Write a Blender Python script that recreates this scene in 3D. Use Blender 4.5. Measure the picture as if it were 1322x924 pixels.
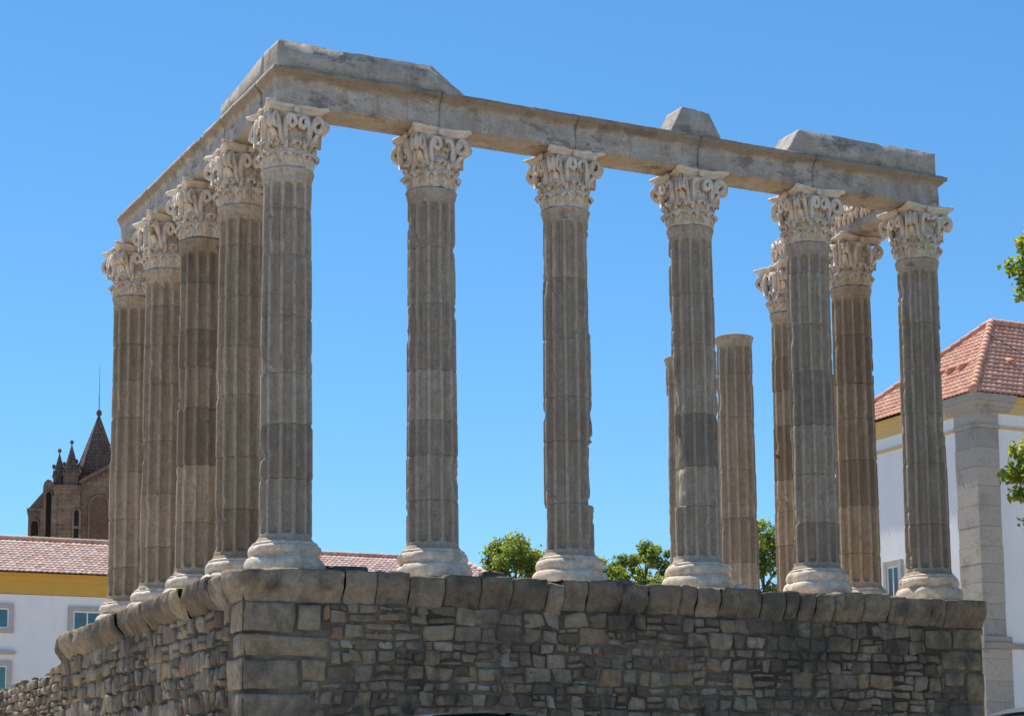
import bpy, math, random
import numpy as np
from mathutils import Matrix, Vector

# ------------------------------------------------------------------ scene, camera, light
S = bpy.context.scene
for o in list(bpy.data.objects):
    bpy.data.objects.remove(o)
COL = S.collection
R = math.radians

PW, PH = 1322.0, 924.0
CAM = np.array([-11.3635, -32.8031, -4.2743])
YAW, PITCH, ROLL, FOC = 0.52950, 0.14460, -0.02240, 2715.78
FWD = np.array([math.sin(YAW) * math.cos(PITCH), math.cos(YAW) * math.cos(PITCH), math.sin(PITCH)])
RGT = np.array([math.cos(YAW), -math.sin(YAW), 0.0])
UPV = np.cross(RGT, FWD)
RG2 = math.cos(ROLL) * RGT + math.sin(ROLL) * UPV
UP2 = -math.sin(ROLL) * RGT + math.cos(ROLL) * UPV
cd = bpy.data.cameras.new('camera')
cam = bpy.data.objects.new('camera', cd)
COL.objects.link(cam)
M = Matrix.Identity(4)
for i in range(3):
    M[i][0], M[i][1], M[i][2], M[i][3] = RG2[i], UP2[i], -FWD[i], CAM[i]
cam.matrix_world = M
cd.sensor_fit = 'HORIZONTAL'
cd.sensor_width = 36
cd.lens = FOC / PW * 36
cd.shift_x = -240.52 / PW
cd.shift_y = 214.5 / PW
cd.clip_start = 0.5
cd.clip_end = 6000
S.camera = cam

SUN_EL, SUN_AZ = 65.0, -12.0          # azimuth measured from +y towards +x
SUN_STRENGTH, SKY_STRENGTH, EXPOSURE = 5.0, 0.104, 0.57
W = bpy.data.worlds.new('World')
S.world = W
W.use_nodes = True
wn = W.node_tree
for n in list(wn.nodes):
    wn.nodes.remove(n)
sky = wn.nodes.new('ShaderNodeTexSky')
sky.sky_type = 'NISHITA'
sky.sun_disc = False
sky.sun_elevation = R(SUN_EL)
sky.sun_rotation = R(SUN_AZ)
sky.altitude = 0
sky.air_density = 1.0
sky.dust_density = 0.0
sky.ozone_density = 10.0
hs = wn.nodes.new('ShaderNodeHueSaturation')
hs.inputs['Saturation'].default_value = 1.09
hs.inputs['Hue'].default_value = 0.491
hs.inputs['Value'].default_value = 1.0
bg = wn.nodes.new('ShaderNodeBackground')
bg.inputs['Strength'].default_value = SKY_STRENGTH
wo = wn.nodes.new('ShaderNodeOutputWorld')
wn.links.new(sky.outputs[0], hs.inputs['Color'])
wn.links.new(hs.outputs[0], bg.inputs['Color'])
wn.links.new(bg.outputs[0], wo.inputs[0])
sd = bpy.data.lights.new('sun', 'SUN')
sd.energy = SUN_STRENGTH
sd.angle = R(0.53)
sd.color = (1.0, 0.93, 0.82)
sun = bpy.data.objects.new('sun', sd)
COL.objects.link(sun)
tosun = Vector((math.sin(R(SUN_AZ)) * math.cos(R(SUN_EL)), math.cos(R(SUN_AZ)) * math.cos(R(SUN_EL)), math.sin(R(SUN_EL))))
sun.rotation_euler = tosun.to_track_quat('Z', 'Y').to_euler()
S.view_settings.view_transform = 'Standard'
S.view_settings.look = 'None'
S.view_settings.exposure = EXPOSURE
S.view_settings.gamma = 1.0
S.view_settings.use_curve_mapping = False
S.cycles.max_bounces = 8
S.cycles.diffuse_bounces = 5
S.cycles.transmission_bounces = 4

# ------------------------------------------------------------------ helpers
def hash3(ix, iy, iz, seed):
    n = (ix.astype(np.int64) * 374761393 + iy.astype(np.int64) * 668265263 + iz.astype(np.int64) * 2147483647 + seed * 1274126177) & 0xffffffff
    n = ((n ^ (n >> 13)) * 1274126177) & 0xffffffff
    n = ((n ^ (n >> 16)) * 2246822519) & 0xffffffff
    return ((n ^ (n >> 15)) & 0xffff) / 65535.0

def vnoise(P, freq, seed=0):
    p = np.asarray(P, float) * freq + 1000.0
    i = np.floor(p).astype(np.int64)
    f = p - i
    f = f * f * (3 - 2 * f)
    r = 0
    for a in (0, 1):
        for b in (0, 1):
            for c in (0, 1):
                w = (f[..., 0] if a else 1 - f[..., 0]) * (f[..., 1] if b else 1 - f[..., 1]) * (f[..., 2] if c else 1 - f[..., 2])
                r = r + w * hash3(i[..., 0] + a, i[..., 1] + b, i[..., 2] + c, seed)
    return r * 2 - 1

def fbm(P, freq, seed=0, octv=3):
    r, a, t = 0, 1.0, 0.0
    for k in range(octv):
        r = r + a * vnoise(P, freq * 2 ** k, seed + 17 * k)
        t += a
        a *= 0.5
    return r / t

def sstep(a, b, x):
    t = np.clip((x - a) / (b - a), 0, 1)
    return t * t * (3 - 2 * t)

class MB:
    """collects vertices and faces for ONE mesh object"""
    def __init__(self):
        self.v, self.f, self.t, self.n = [], [], [], 0
    def add(self, v, f, tint=None):
        v = np.asarray(v, float).reshape(-1, 3)
        self.v.append(v)
        n = self.n
        self.f.extend([tuple(int(i) + n for i in q) for q in f])
        if tint is None:
            tint = (0.5, 0.5, 0.5)
        self.t.append(np.broadcast_to(np.asarray(tint, float), (len(v), 3)))
        self.n += len(v)
        return self
    def grid(self, G, wu=False, wv=False, tint=None, flip=False):
        a, b = G.shape[:2]
        f = []
        for i in range(a if wu else a - 1):
            for j in range(b if wv else b - 1):
                i2, j2 = (i + 1) % a, (j + 1) % b
                q = (i * b + j, i2 * b + j, i2 * b + j2, i * b + j2)
                f.append(q[::-1] if flip else q)
        return self.add(G, f, tint)
    def box(self, x0, x1, y0, y1, z0, z1, tint=None):
        v = [(x, y, z) for z in (z0, z1) for x, y in ((x0, y0), (x1, y0), (x1, y1), (x0, y1))]
        return self.add(v, [(3, 2, 1, 0), (4, 5, 6, 7), (0, 1, 5, 4), (1, 2, 6, 5), (2, 3, 7, 6), (3, 0, 4, 7)], tint)
    def prism(self, poly, a, b, axis='y', tint=None):
        n = len(poly)
        def mk(u, w, d):
            return (u, d, w) if axis == 'y' else ((d, u, w) if axis == 'x' else (u, w, d))
        v = [mk(u, w, a) for u, w in poly] + [mk(u, w, b) for u, w in poly]
        f = [tuple(range(n)), tuple(range(2 * n - 1, n - 1, -1))] + [((i + 1) % n, i, n + i, n + (i + 1) % n) for i in range(n)]
        return self.add(v, f, tint)
    def tube(self, pts, rad, n=8, tint=None):
        pts = np.asarray(pts, float)
        rad = np.broadcast_to(np.asarray(rad, float), (len(pts),))
        T = np.gradient(pts, axis=0)
        T /= np.linalg.norm(T, axis=1)[:, None] + 1e-9
        ref = np.array([0.13, 0.31, 0.94])
        A = np.cross(T, ref); A /= np.linalg.norm(A, axis=1)[:, None] + 1e-9
        B = np.cross(T, A)
        th = np.linspace(0, 2 * np.pi, n, endpoint=False)
        G = pts[:, None] + rad[:, None, None] * (np.cos(th)[None, :, None] * A[:, None] + np.sin(th)[None, :, None] * B[:, None])
        base = self.n
        self.grid(G, wv=True, tint=tint)
        self.f.append(tuple(base + i for i in range(n)))
        self.f.append(tuple(base + (len(pts) - 1) * n + i for i in range(n))[::-1])
        return self
    def build(self, name, mat, parent=None, smooth=True, loc=None, tint=False):
        me = bpy.data.meshes.new(name)
        me.from_pydata(np.concatenate(self.v).tolist(), [], self.f)
        if smooth:
            me.polygons.foreach_set('use_smooth', [True] * len(me.polygons))
        if tint:
            at = me.color_attributes.new('tint', 'FLOAT_COLOR', 'POINT')
            t = np.concatenate(self.t)
            at.data.foreach_set('color', np.concatenate([t, np.ones((len(t), 1))], 1).ravel())
        me.materials.append(mat)
        me.update()
        o = bpy.data.objects.new(name, me)
        COL.objects.link(o)
        if parent:
            o.parent = parent
        if loc is not None:
            o.location = loc
        return o

def thing(name, label, cat, loc=(0, 0, 0), group=None, rz=0.0):
    o = bpy.data.objects.new(name, None)
    o.empty_display_size = 0.2
    COL.objects.link(o)
    o.location = loc
    o.rotation_euler = (0, 0, rz)
    return tag(o, label, cat, group)

def tag(o, label, cat, group=None):
    o['label'] = label
    o['category'] = cat
    if group:
        o['group'] = group
    return o

def struct(o, kind='structure'):
    o['kind'] = kind
    return o

# ------------------------------------------------------------------ materials
class NT:
    def __init__(self, name):
        self.m = bpy.data.materials.new(name)
        self.m.use_nodes = True
        self.t = self.m.node_tree
        for n in list(self.t.nodes):
            self.t.nodes.remove(n)
    def n(self, typ, **kw):
        nd = self.t.nodes.new('ShaderNode' + typ)
        for k, v in kw.items():
            if k.startswith('i_'):
                nd.inputs[k[2:].replace('_', ' ')].default_value = v
            else:
                setattr(nd, k, v)
        return nd
    def l(self, a, b):
        self.t.links.new(a, b)
    def pos(self, scale=(1, 1, 1)):
        g = self.n('NewGeometry')
        if scale == (1, 1, 1):
            return g.outputs['Position']
        mp = self.n('Mapping')
        mp.inputs['Scale'].default_value = scale
        self.l(g.outputs['Position'], mp.inputs['Vector'])
        return mp.outputs[0]
    def noise(self, scale, detail=4, rough=0.55, vec=None, dist=0.0):
        nd = self.n('TexNoise')
        nd.inputs['Scale'].default_value = scale
        nd.inputs['Detail'].default_value = detail
        nd.inputs['Roughness'].default_value = rough
        nd.inputs['Distortion'].default_value = dist
        self.l(vec if vec is not None else self.pos(), nd.inputs['Vector'])
        return nd.outputs['Fac']
    def ramp(self, fac, stops):
        r = self.n('ValToRGB')
        el = r.color_ramp.elements
        while len(el) < len(stops):
            el.new(0.5)
        for e, (p, c) in zip(el, stops):
            e.position = p
            e.color = (c, c, c, 1) if isinstance(c, (int, float)) else (*c, 1)
        self.l(fac, r.inputs[0])
        return r.outputs[0]
    def mix(self, fac, a, b, mode='MIX'):
        nd = self.n('MixRGB', blend_type=mode)
        for s, v in ((0, fac), (1, a), (2, b)):
            if isinstance(v, (int, float)):
                nd.inputs[s].default_value = v if s == 0 else (v, v, v, 1)
            elif isinstance(v, tuple):
                nd.inputs[s].default_value = (*v, 1)
            else:
                self.l(v, nd.inputs[s])
        return nd.outputs[0]
    def math(self, op, a, b=0.0):
        nd = self.n('Math', operation=op)
        for s, v in ((0, a), (1, b)):
            if isinstance(v, (int, float)):
                nd.inputs[s].default_value = v
            else:
                self.l(v, nd.inputs[s])
        return nd.outputs[0]
    def bump(self, h, strength=0.5, dist=0.02, normal=None):
        b = self.n('Bump')
        b.inputs['Strength'].default_value = strength
        b.inputs['Distance'].default_value = dist
        self.l(h, b.inputs['Height'])
        if normal is not None:
            self.l(normal, b.inputs['Normal'])
        return b.outputs[0]
    def out(self, col, rough=0.85, normal=None, metallic=0.0, spec=0.3, **kw):
        p = self.n('BsdfPrincipled')
        if isinstance(col, tuple):
            p.inputs['Base Color'].default_value = (*col, 1)
        else:
            self.l(col, p.inputs['Base Color'])
        if isinstance(rough, (int, float)):
            p.inputs['Roughness'].default_value = rough
        else:
            self.l(rough, p.inputs['Roughness'])
        p.inputs['Metallic'].default_value = metallic
        p.inputs['Specular IOR Level'].default_value = spec
        for k, v in kw.items():
            p.inputs[k.replace('_', ' ')].default_value = v
        if normal is not None:
            self.l(normal, p.inputs['Normal'])
        o = self.n('OutputMaterial')
        self.l(p.outputs[0], o.inputs[0])
        return self.m

def m_granite(name='weathered_granite', k=(1.0, 1.0, 1.0)):
    t = NT(name)
    oi = t.n('ObjectInfo')
    rnd = oi.outputs['Random']
    big = t.noise(1.3, 3)
    mid = t.noise(7, 5, 0.6)
    fine = t.noise(90, 3, 0.7)
    streak = t.noise(1.0, 4, 0.6, t.pos((9, 9, 0.6)))
    base = t.ramp(mid, [(0.25, (0.33, 0.285, 0.24)), (0.5, (0.425, 0.375, 0.32)), (0.75, (0.50, 0.45, 0.39))])
    drum = t.ramp(rnd, [(0.0, (0.66, 0.62, 0.58)), (0.25, (0.90, 0.85, 0.79)), (0.7, (1.03, 0.99, 0.94)), (1.0, (1.2, 1.15, 1.08))])
    c = t.mix(1.0, base, drum, 'MULTIPLY')
    c = t.mix(t.ramp(big, [(0.45, 0.0), (0.68, 0.5)]), c, (0.34, 0.27, 0.19))
    c = t.mix(t.ramp(streak, [(0.54, 0.0), (0.72, 0.45)]), c, (0.12, 0.10, 0.085))
    c = t.mix(t.ramp(t.noise(1.0, 5, 0.65, t.pos((24, 24, 0.9))), [(0.53, 0.0), (0.66, 0.42)]), c, (0.17, 0.15, 0.13))
    c = t.mix(t.ramp(t.noise(1.0, 5, 0.65, t.pos((17, 17, 1.6))), [(0.56, 0.0), (0.70, 0.3)]), c, (0.56, 0.52, 0.46))
    c = t.mix(t.ramp(t.noise(24, 4, 0.75), [(0.36, 0.55), (0.46, 0.0)]), c, (0.14, 0.12, 0.10))
    c = t.mix(t.ramp(t.noise(2.7, 5, 0.7), [(0.6, 0.0), (0.72, 0.5)]), c, (0.48, 0.44, 0.38))
    c = t.mix(t.ramp(fine, [(0.33, 0.75), (0.45, 0.0)]), c, (0.07, 0.062, 0.055))
    c = t.mix(t.ramp(fine, [(0.6, 0.0), (0.72, 0.45)]), c, (0.40, 0.36, 0.30))
    c = t.mix(1.0, c, k, 'MULTIPLY')
    h = t.math('ADD', t.math('MULTIPLY', mid, 0.6), t.math('MULTIPLY', fine, 0.35))
    h = t.math('ADD', h, t.math('MULTIPLY', t.ramp(t.noise(16, 3), [(0.3, 0.0), (0.42, 1.0)]), 0.4))
    return t.out(c, 0.9, t.bump(h, 0.6, 0.012), spec=0.2)

def m_marble(name='weathered_marble', grime=0.0):
    t = NT(name)
    mid = t.noise(6, 5, 0.65)
    fine = t.noise(40, 4, 0.7)
    c = t.ramp(mid, [(0.22, (0.46, 0.37, 0.285)), (0.45, (0.66, 0.56, 0.455)), (0.72, (0.76, 0.68, 0.575))])
    c = t.mix(t.ramp(t.noise(2.1, 4, 0.6), [(0.5, 0.0), (0.7, 0.6)]), c, (0.56, 0.42, 0.27))
    c = t.mix(t.ramp(t.noise(3.4, 5, 0.7), [(0.58, 0.0), (0.72, 0.6)]), c, (0.36, 0.32, 0.28))
    c = t.mix(t.ramp(fine, [(0.32, 0.6), (0.44, 0.0)]), c, (0.17, 0.14, 0.11))
    if grime:
        c = t.mix(t.ramp(t.noise(5.5, 6, 0.72), [(0.46, 0.0), (0.62, grime)]), c, (0.30, 0.255, 0.205))
        c = t.mix(t.ramp(t.noise(1.0, 5, 0.7, t.pos((3, 3, 12))), [(0.5, 0.0), (0.66, grime)]), c, (0.40, 0.34, 0.27))
    h = t.math('ADD', t.math('MULTIPLY', mid, 0.5), t.math('MULTIPLY', fine, 0.4))
    return t.out(c, 0.75, t.bump(h, 0.6, 0.02), spec=0.3)

def m_lintel():
    t = NT('entablature_granite')
    mid = t.noise(4, 6, 0.62)
    fine = t.noise(80, 3, 0.7)
    c = t.ramp(mid, [(0.25, (0.31, 0.272, 0.232)), (0.5, (0.43, 0.39, 0.34)), (0.75, (0.55, 0.51, 0.46))])
    # rust coloured weathering along the moulding band and in loose patches
    sx = t.n('SeparateXYZ')
    t.l(t.pos(), sx.inputs[0])
    zz = t.math('ADD', sx.outputs['Z'], t.math('MULTIPLY', t.math('SUBTRACT', t.noise(3.0, 4), 0.5), 0.22))
    band = t.ramp(t.math('SUBTRACT', zz, 8.0), [(0.24, 0.0), (0.30, 0.75), (0.40, 0.75), (0.47, 0.0)])
    c = t.mix(band, c, (0.27, 0.195, 0.12))
    low = t.ramp(t.math('SUBTRACT', zz, 7.0), [(0.80, 0.8), (0.90, 0.0)])  # warm light bounced off the ground, painted into soffit and lower edge
    c = t.mix(low, c, (0.46, 0.32, 0.17))
    c = t.mix(t.ramp(t.noise(1.0, 7, 0.75, t.pos((1.5, 1.5, 3.2))), [(0.53, 0.0), (0.62, 0.75)]), c, (0.155, 0.135, 0.118))
    c = t.mix(t.ramp(t.noise(20, 5, 0.75), [(0.34, 0.7), (0.45, 0.0)]), c, (0.16, 0.135, 0.115))
    c = t.mix(t.ramp(t.noise(0.9, 5, 0.7), [(0.48, 0.0), (0.66, 0.5)]), c, (0.27, 0.245, 0.225))
    c = t.mix(t.ramp(t.noise(1.0, 4, 0.6, t.pos((4, 4, 0.5))), [(0.55, 0.0), (0.72, 0.6)]), c, (0.24, 0.175, 0.125))
    c = t.mix(t.ramp(fine, [(0.33, 0.6), (0.45, 0.0)]), c, (0.09, 0.08, 0.07))
    h = t.math('ADD', t.math('MULTIPLY', mid, 0.6), t.math('MULTIPLY', fine, 0.35))
    h = t.math('ADD', h, t.math('MULTIPLY', t.ramp(t.noise(13, 3), [(0.3, 0.0), (0.42, 1.0)]), 0.4))
    return t.out(c, 0.9, t.bump(h, 0.7, 0.025), spec=0.2)

def m_rubble(name, dark=1.0, warm=0.0):
    t = NT(name)
    at = t.n('Attribute', attribute_name='tint')
    sp = t.n('SeparateXYZ')
    t.l(at.outputs['Vector'], sp.inputs[0])
    mid = t.noise(8, 5, 0.65)
    fine = t.noise(70, 3, 0.7)
    k = dark
    c = t.ramp(sp.outputs[0], [(0.0, (0.15 * k, 0.12 * k, 0.09 * k)), (0.3, (0.25 * k, 0.203 * k, 0.155 * k)), (0.6, (0.32 * k, 0.27 * k, 0.208 * k)),
                               (0.8, (0.31 * k, 0.24 * k, 0.155 * k)), (0.92, (0.28 * k, 0.185 * k, 0.125 * k)), (1.0, (0.40 * k, 0.36 * k, 0.30 * k))])
    c = t.mix(t.ramp(mid, [(0.3, 0.0), (0.7, 1.0)]), t.mix(1.0, c, (0.72, 0.70, 0.68), 'MULTIPLY'), t.mix(1.0, c, (1.22, 1.2, 1.15), 'MULTIPLY'))
    c = t.mix(t.ramp(t.noise(0.7, 5, 0.7), [(0.47, 0.0), (0.62, 0.8)]), c, (0.085, 0.075, 0.06))
    c = t.mix(t.ramp(t.noise(1.9, 5, 0.7, t.pos((1, 1, 0.35))), [(0.54, 0.0), (0.66, 0.7)]), c, (0.045, 0.042, 0.037))
    c = t.mix(t.ramp(t.noise(3.0, 4, 0.6), [(0.62, 0.0), (0.72, 0.5)]), c, (0.33 + 0.05 * warm, 0.29, 0.22 - 0.03 * warm))
    c = t.mix(t.ramp(fine, [(0.33, 0.7), (0.45, 0.0)]), c, (0.06, 0.053, 0.046))
    h = t.math('ADD', t.math('MULTIPLY', mid, 0.7), t.math('MULTIPLY', fine, 0.3))
    return t.out(c, 0.92, t.bump(h, 0.8, 0.03), spec=0.15)

def m_simple(name, col, var=0.15, scale=6, rough=0.85, bump=0.3, bdist=0.01, metallic=0.0, spec=0.3, **kw):
    t = NT(name)
    n1 = t.noise(scale, 5, 0.6)
    lo = tuple(c * (1 - var) for c in col)
    hi = tuple(min(1, c * (1 + var)) for c in col)
    c = t.ramp(n1, [(0.3, lo), (0.7, hi)])
    nm = t.bump(t.noise(scale * 6, 4, 0.6), bump, bdist) if bump else None
    return t.out(c, rough, nm, metallic, spec, **kw)

def m_plaster(name, col, stain=(0.5, 0.47, 0.42)):
    t = NT(name)
    c = t.ramp(t.noise(0.8, 5, 0.6), [(0.3, tuple(x * 0.93 for x in col)), (0.7, col)])
    c = t.mix(t.ramp(t.noise(0.8, 4, 0.65, t.pos((0.9, 0.9, 0.2))), [(0.5, 0.0), (0.75, 0.3)]), c, stain)
    return t.out(c, 0.9, t.bump(t.noise(18, 4), 0.15, 0.01), spec=0.2)

def m_tiles(name='terracotta_tiles', k=(1.0, 1.0, 1.0)):
    t = NT(name)
    at = t.n('Attribute', attribute_name='tint')
    sp = t.n('SeparateXYZ')
    t.l(at.outputs['Vector'], sp.inputs[0])
    c = t.ramp(sp.outputs[0], [(0.0, (0.50, 0.28, 0.215)), (0.45, (0.66, 0.44, 0.36)), (0.85, (0.71, 0.50, 0.42)), (1.0, (0.77, 0.62, 0.54))])
    c = t.mix(t.ramp(t.noise(0.9, 5, 0.65), [(0.55, 0.0), (0.72, 0.45)]), c, (0.40, 0.27, 0.20))
    c = t.mix(t.ramp(t.noise(5, 5, 0.75), [(0.62, 0.0), (0.7, 0.6)]), c, (0.24, 0.16, 0.12))
    c = t.mix(1.0, c, k, 'MULTIPLY')
    return t.out(c, 0.85, t.bump(t.noise(30, 3), 0.3, 0.01), spec=0.25)

def m_leaf(name, a, b, c2):
    t = NT(name)
    at = t.n('Attribute', attribute_name='tint')
    sp = t.n('SeparateXYZ')
    t.l(at.outputs['Vector'], sp.inputs[0])
    c = t.ramp(sp.outputs[0], [(0.0, a), (0.55, b), (1.0, c2)])
    p = t.n('BsdfPrincipled')
    t.l(c, p.inputs['Base Color'])
    p.inputs['Roughness'].default_value = 0.5
    p.inputs['Specular IOR Level'].default_value = 0.35
    tr = t.n('BsdfTranslucent')
    t.l(t.mix(1.0, c, (1.5, 1.6, 0.6), 'MULTIPLY'), tr.inputs['Color'])
    mx = t.n('MixShader')
    mx.inputs[0].default_value = 0.5
    t.l(p.outputs[0], mx.inputs[1])
    t.l(tr.outputs[0], mx.inputs[2])
    o = t.n('OutputMaterial')
    t.l(mx.outputs[0], o.inputs[0])
    return t.m

GRANITE_WARM = m_granite('ochre_weathered_granite', (0.98, 0.925, 0.84))
BASE_MARBLE = m_marble('stained_base_marble', 0.6)
GRANITE, MARBLE, LINTEL = m_granite(), m_marble(), m_lintel()
RUBBLE = m_rubble('rubble_masonry', 1.0)
RUBBLE2 = m_rubble('rubble_masonry_sunlit', 1.15, 0.6)  # paler, warmer copy of the rubble: sunlight painted into the left-hand walls
CORNICE = m_rubble('cornice_stone', 1.02)
def m_mortar():
    t = NT('old_mortar')
    c = t.ramp(t.noise(5, 6, 0.7), [(0.3, (0.15, 0.122, 0.09)), (0.7, (0.25, 0.212, 0.165))])
    c = t.mix(t.ramp(t.noise(0.55, 5, 0.7), [(0.42, 0.0), (0.58, 0.85)]), c, (0.055, 0.046, 0.036))
    c = t.mix(t.ramp(t.noise(2.4, 5, 0.7), [(0.5, 0.0), (0.66, 0.6)]), c, (0.075, 0.062, 0.05))
    return t.out(c, 0.95, t.bump(t.noise(26, 5, 0.7), 0.9, 0.03), spec=0.15)
MORTAR = m_mortar()
PAVING = m_simple('temple_paving', (0.46, 0.40, 0.32), 0.2, 1.5, 0.95, 0.5, 0.02)
GROUND = m_simple('ground_cobble', (0.40, 0.35, 0.285), 0.2, 0.7, 0.95, 0.5, 0.02)
ROAD = m_simple('asphalt', (0.05, 0.05, 0.05), 0.2, 3, 0.9, 0.5, 0.01)
KERB = m_simple('kerb_granite', (0.35, 0.33, 0.30), 0.15, 8, 0.85)
WHITE = m_plaster('white_plaster', (0.78, 0.77, 0.77))
YELLOW = m_plaster('ochre_plaster', (0.62, 0.36, 0.075), (0.35, 0.21, 0.06))
QUOIN = m_simple('quoin_granite', (0.33, 0.285, 0.235), 0.28, 1.6, 0.9, 0.5, 0.02)
def m_quoin():
    t = NT('pilaster_granite')
    at = t.n('Attribute', attribute_name='tint')
    sp = t.n('SeparateXYZ')
    t.l(at.outputs['Vector'], sp.inputs[0])
    c = t.ramp(sp.outputs[0], [(0.0, (0.33, 0.30, 0.265)), (0.5, (0.385, 0.345, 0.30)), (1.0, (0.43, 0.375, 0.31))])
    c = t.mix(t.ramp(t.noise(1.4, 6, 0.7), [(0.52, 0.0), (0.7, 0.6)]), c, (0.17, 0.155, 0.135))
    c = t.mix(t.ramp(t.noise(9, 5, 0.7), [(0.3, 0.5), (0.5, 0.0)]), c, (0.20, 0.18, 0.16))
    return t.out(c, 0.9, t.bump(t.noise(14, 4), 0.5, 0.02), spec=0.2)
QUOIN_TINT = m_quoin()
TRIM = m_simple('window_stone', (0.42, 0.39, 0.36), 0.15, 3, 0.85)
TILE = m_tiles()
TILE_R = m_tiles('orange_terracotta_tiles', (0.94, 0.72, 0.63))
OCHRE_PALE = m_plaster('pale_ochre_plaster', (0.62, 0.46, 0.20), (0.4, 0.3, 0.15))
GLASS = m_simple('window_glass', (0.03, 0.10, 0.12), 0.3, 1, 0.08, 0, spec=0.8)
PAINT_W = m_simple('white_frame_paint', (0.75, 0.75, 0.73), 0.05, 4, 0.5, 0)
def m_church(name, cols, bw, bh, mort):
    t = NT(name)
    tc = t.n('TexCoord')
    br = t.n('TexBrick')
    mp = t.n('Mapping')
    mp.inputs['Rotation'].default_value = (R(90), 0, 0)
    t.l(tc.outputs['Object'], mp.inputs['Vector'])
    t.l(mp.outputs[0], br.inputs['Vector'])
    br.inputs['Scale'].default_value = 1.0
    br.inputs['Brick Width'].default_value = bw
    br.inputs['Row Height'].default_value = bh
    br.inputs['Mortar Size'].default_value = .03
    br.inputs['Color1'].default_value = (*cols[0], 1)
    br.inputs['Color2'].default_value = (*cols[1], 1)
    br.inputs['Mortar'].default_value = (*mort, 1)
    n = t.noise(.55, 6, .7)
    c = t.mix(t.ramp(n, [(.42, 0.0), (.66, .75)]), br.outputs['Color'], cols[2])
    c = t.mix(t.ramp(t.noise(2.2, 5, .7), [(.52, 0.0), (.66, .7)]), c, cols[3])
    return t.out(c, .93, t.bump(t.noise(3, 5), .8, .12), spec=.15)
CATH = m_church('cathedral_granite', ((.23, .155, .115), (.15, .105, .08), (.28, .20, .14), (.07, .052, .043)), .8, .42, (.13, .09, .065))
CATH_RED = m_church('reddish_church_masonry', ((.17, .095, .07), (.12, .07, .055), (.20, .13, .095), (.07, .045, .036)), .5, .3, (.12, .075, .055))
SPIRE = m_church('spire_scales', ((.16, .115, .09), (.10, .075, .065), (.21, .14, .095), (.05, .043, .04)), .35, .3, (.04, .034, .03))
DARKV = m_simple('dark_opening', (0.02, 0.017, 0.015), 0.2, 1, 0.9, 0)
IRON = m_simple('dark_iron', (0.06, 0.06, 0.065), 0.2, 5, 0.6, 0, metallic=0.6)
LEAF_FAR = m_leaf('tree_leaves', (0.08, 0.125, 0.025), (0.20, 0.25, 0.06), (0.42, 0.43, 0.13))
LEAF_NEAR = m_leaf('plane_leaves', (0.10, 0.15, 0.02), (0.24, 0.28, 0.045), (0.45, 0.43, 0.10))
BARK = m_simple('tree_bark', (0.17, 0.135, 0.10), 0.35, 6, 0.95, 0.8, 0.02)
DARKSTONE = m_simple('dark_loose_stone', (0.09, 0.083, 0.08), 0.4, 9, 0.9, 0.7, 0.02)
PALESTONE = m_simple('pale_loose_stone', (0.52, 0.50, 0.47), 0.2, 9, 0.9, 0.6, 0.02)
BRICK = m_simple('red_brick', (0.16, 0.055, 0.04), 0.3, 9, 0.9, 0.6, 0.02)

# ------------------------------------------------------------------ ground
GZ = -4.22
g = MB()
xs = np.array([-3000, -400, -60, -30, -15, 0, 15, 30, 60, 400, 3000.0])
ys = np.array([-3000, -300, -60, -40, -33, -28, -24, -20, -15, -11, 0, 15, 60, 200, 800, 3000.0])
hz = np.interp(ys, [-33, -15], [-5.92, GZ])
G = np.stack(np.broadcast_arrays(xs[:, None], ys[None, :], hz[None, :]), -1)
g.grid(G, flip=False)
struct(g.build('ground', GROUND, smooth=False))
rd = MB()
G = np.stack(np.broadcast_arrays(np.array([-80.0, 80.0])[:, None], np.array([-13.8, -7.2])[None, :], np.array([GZ + .004])[None, :]), -1)
rd.grid(G)
struct(rd.build('road', ROAD, smooth=False))
kb = MB()
kb.box(-80, 80, -7.2, -6.9, GZ - .05, GZ + .12)
struct(kb.build('kerb', KERB, smooth=False))
pv = MB()
G = np.stack(np.broadcast_arrays(np.array([-80.0, 80.0])[:, None], np.array([-6.9, 40.0])[None, :], np.array([GZ + .1])[None, :]), -1)
pv.grid(G)
struct(pv.build('pavement', GROUND, smooth=False))

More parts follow.
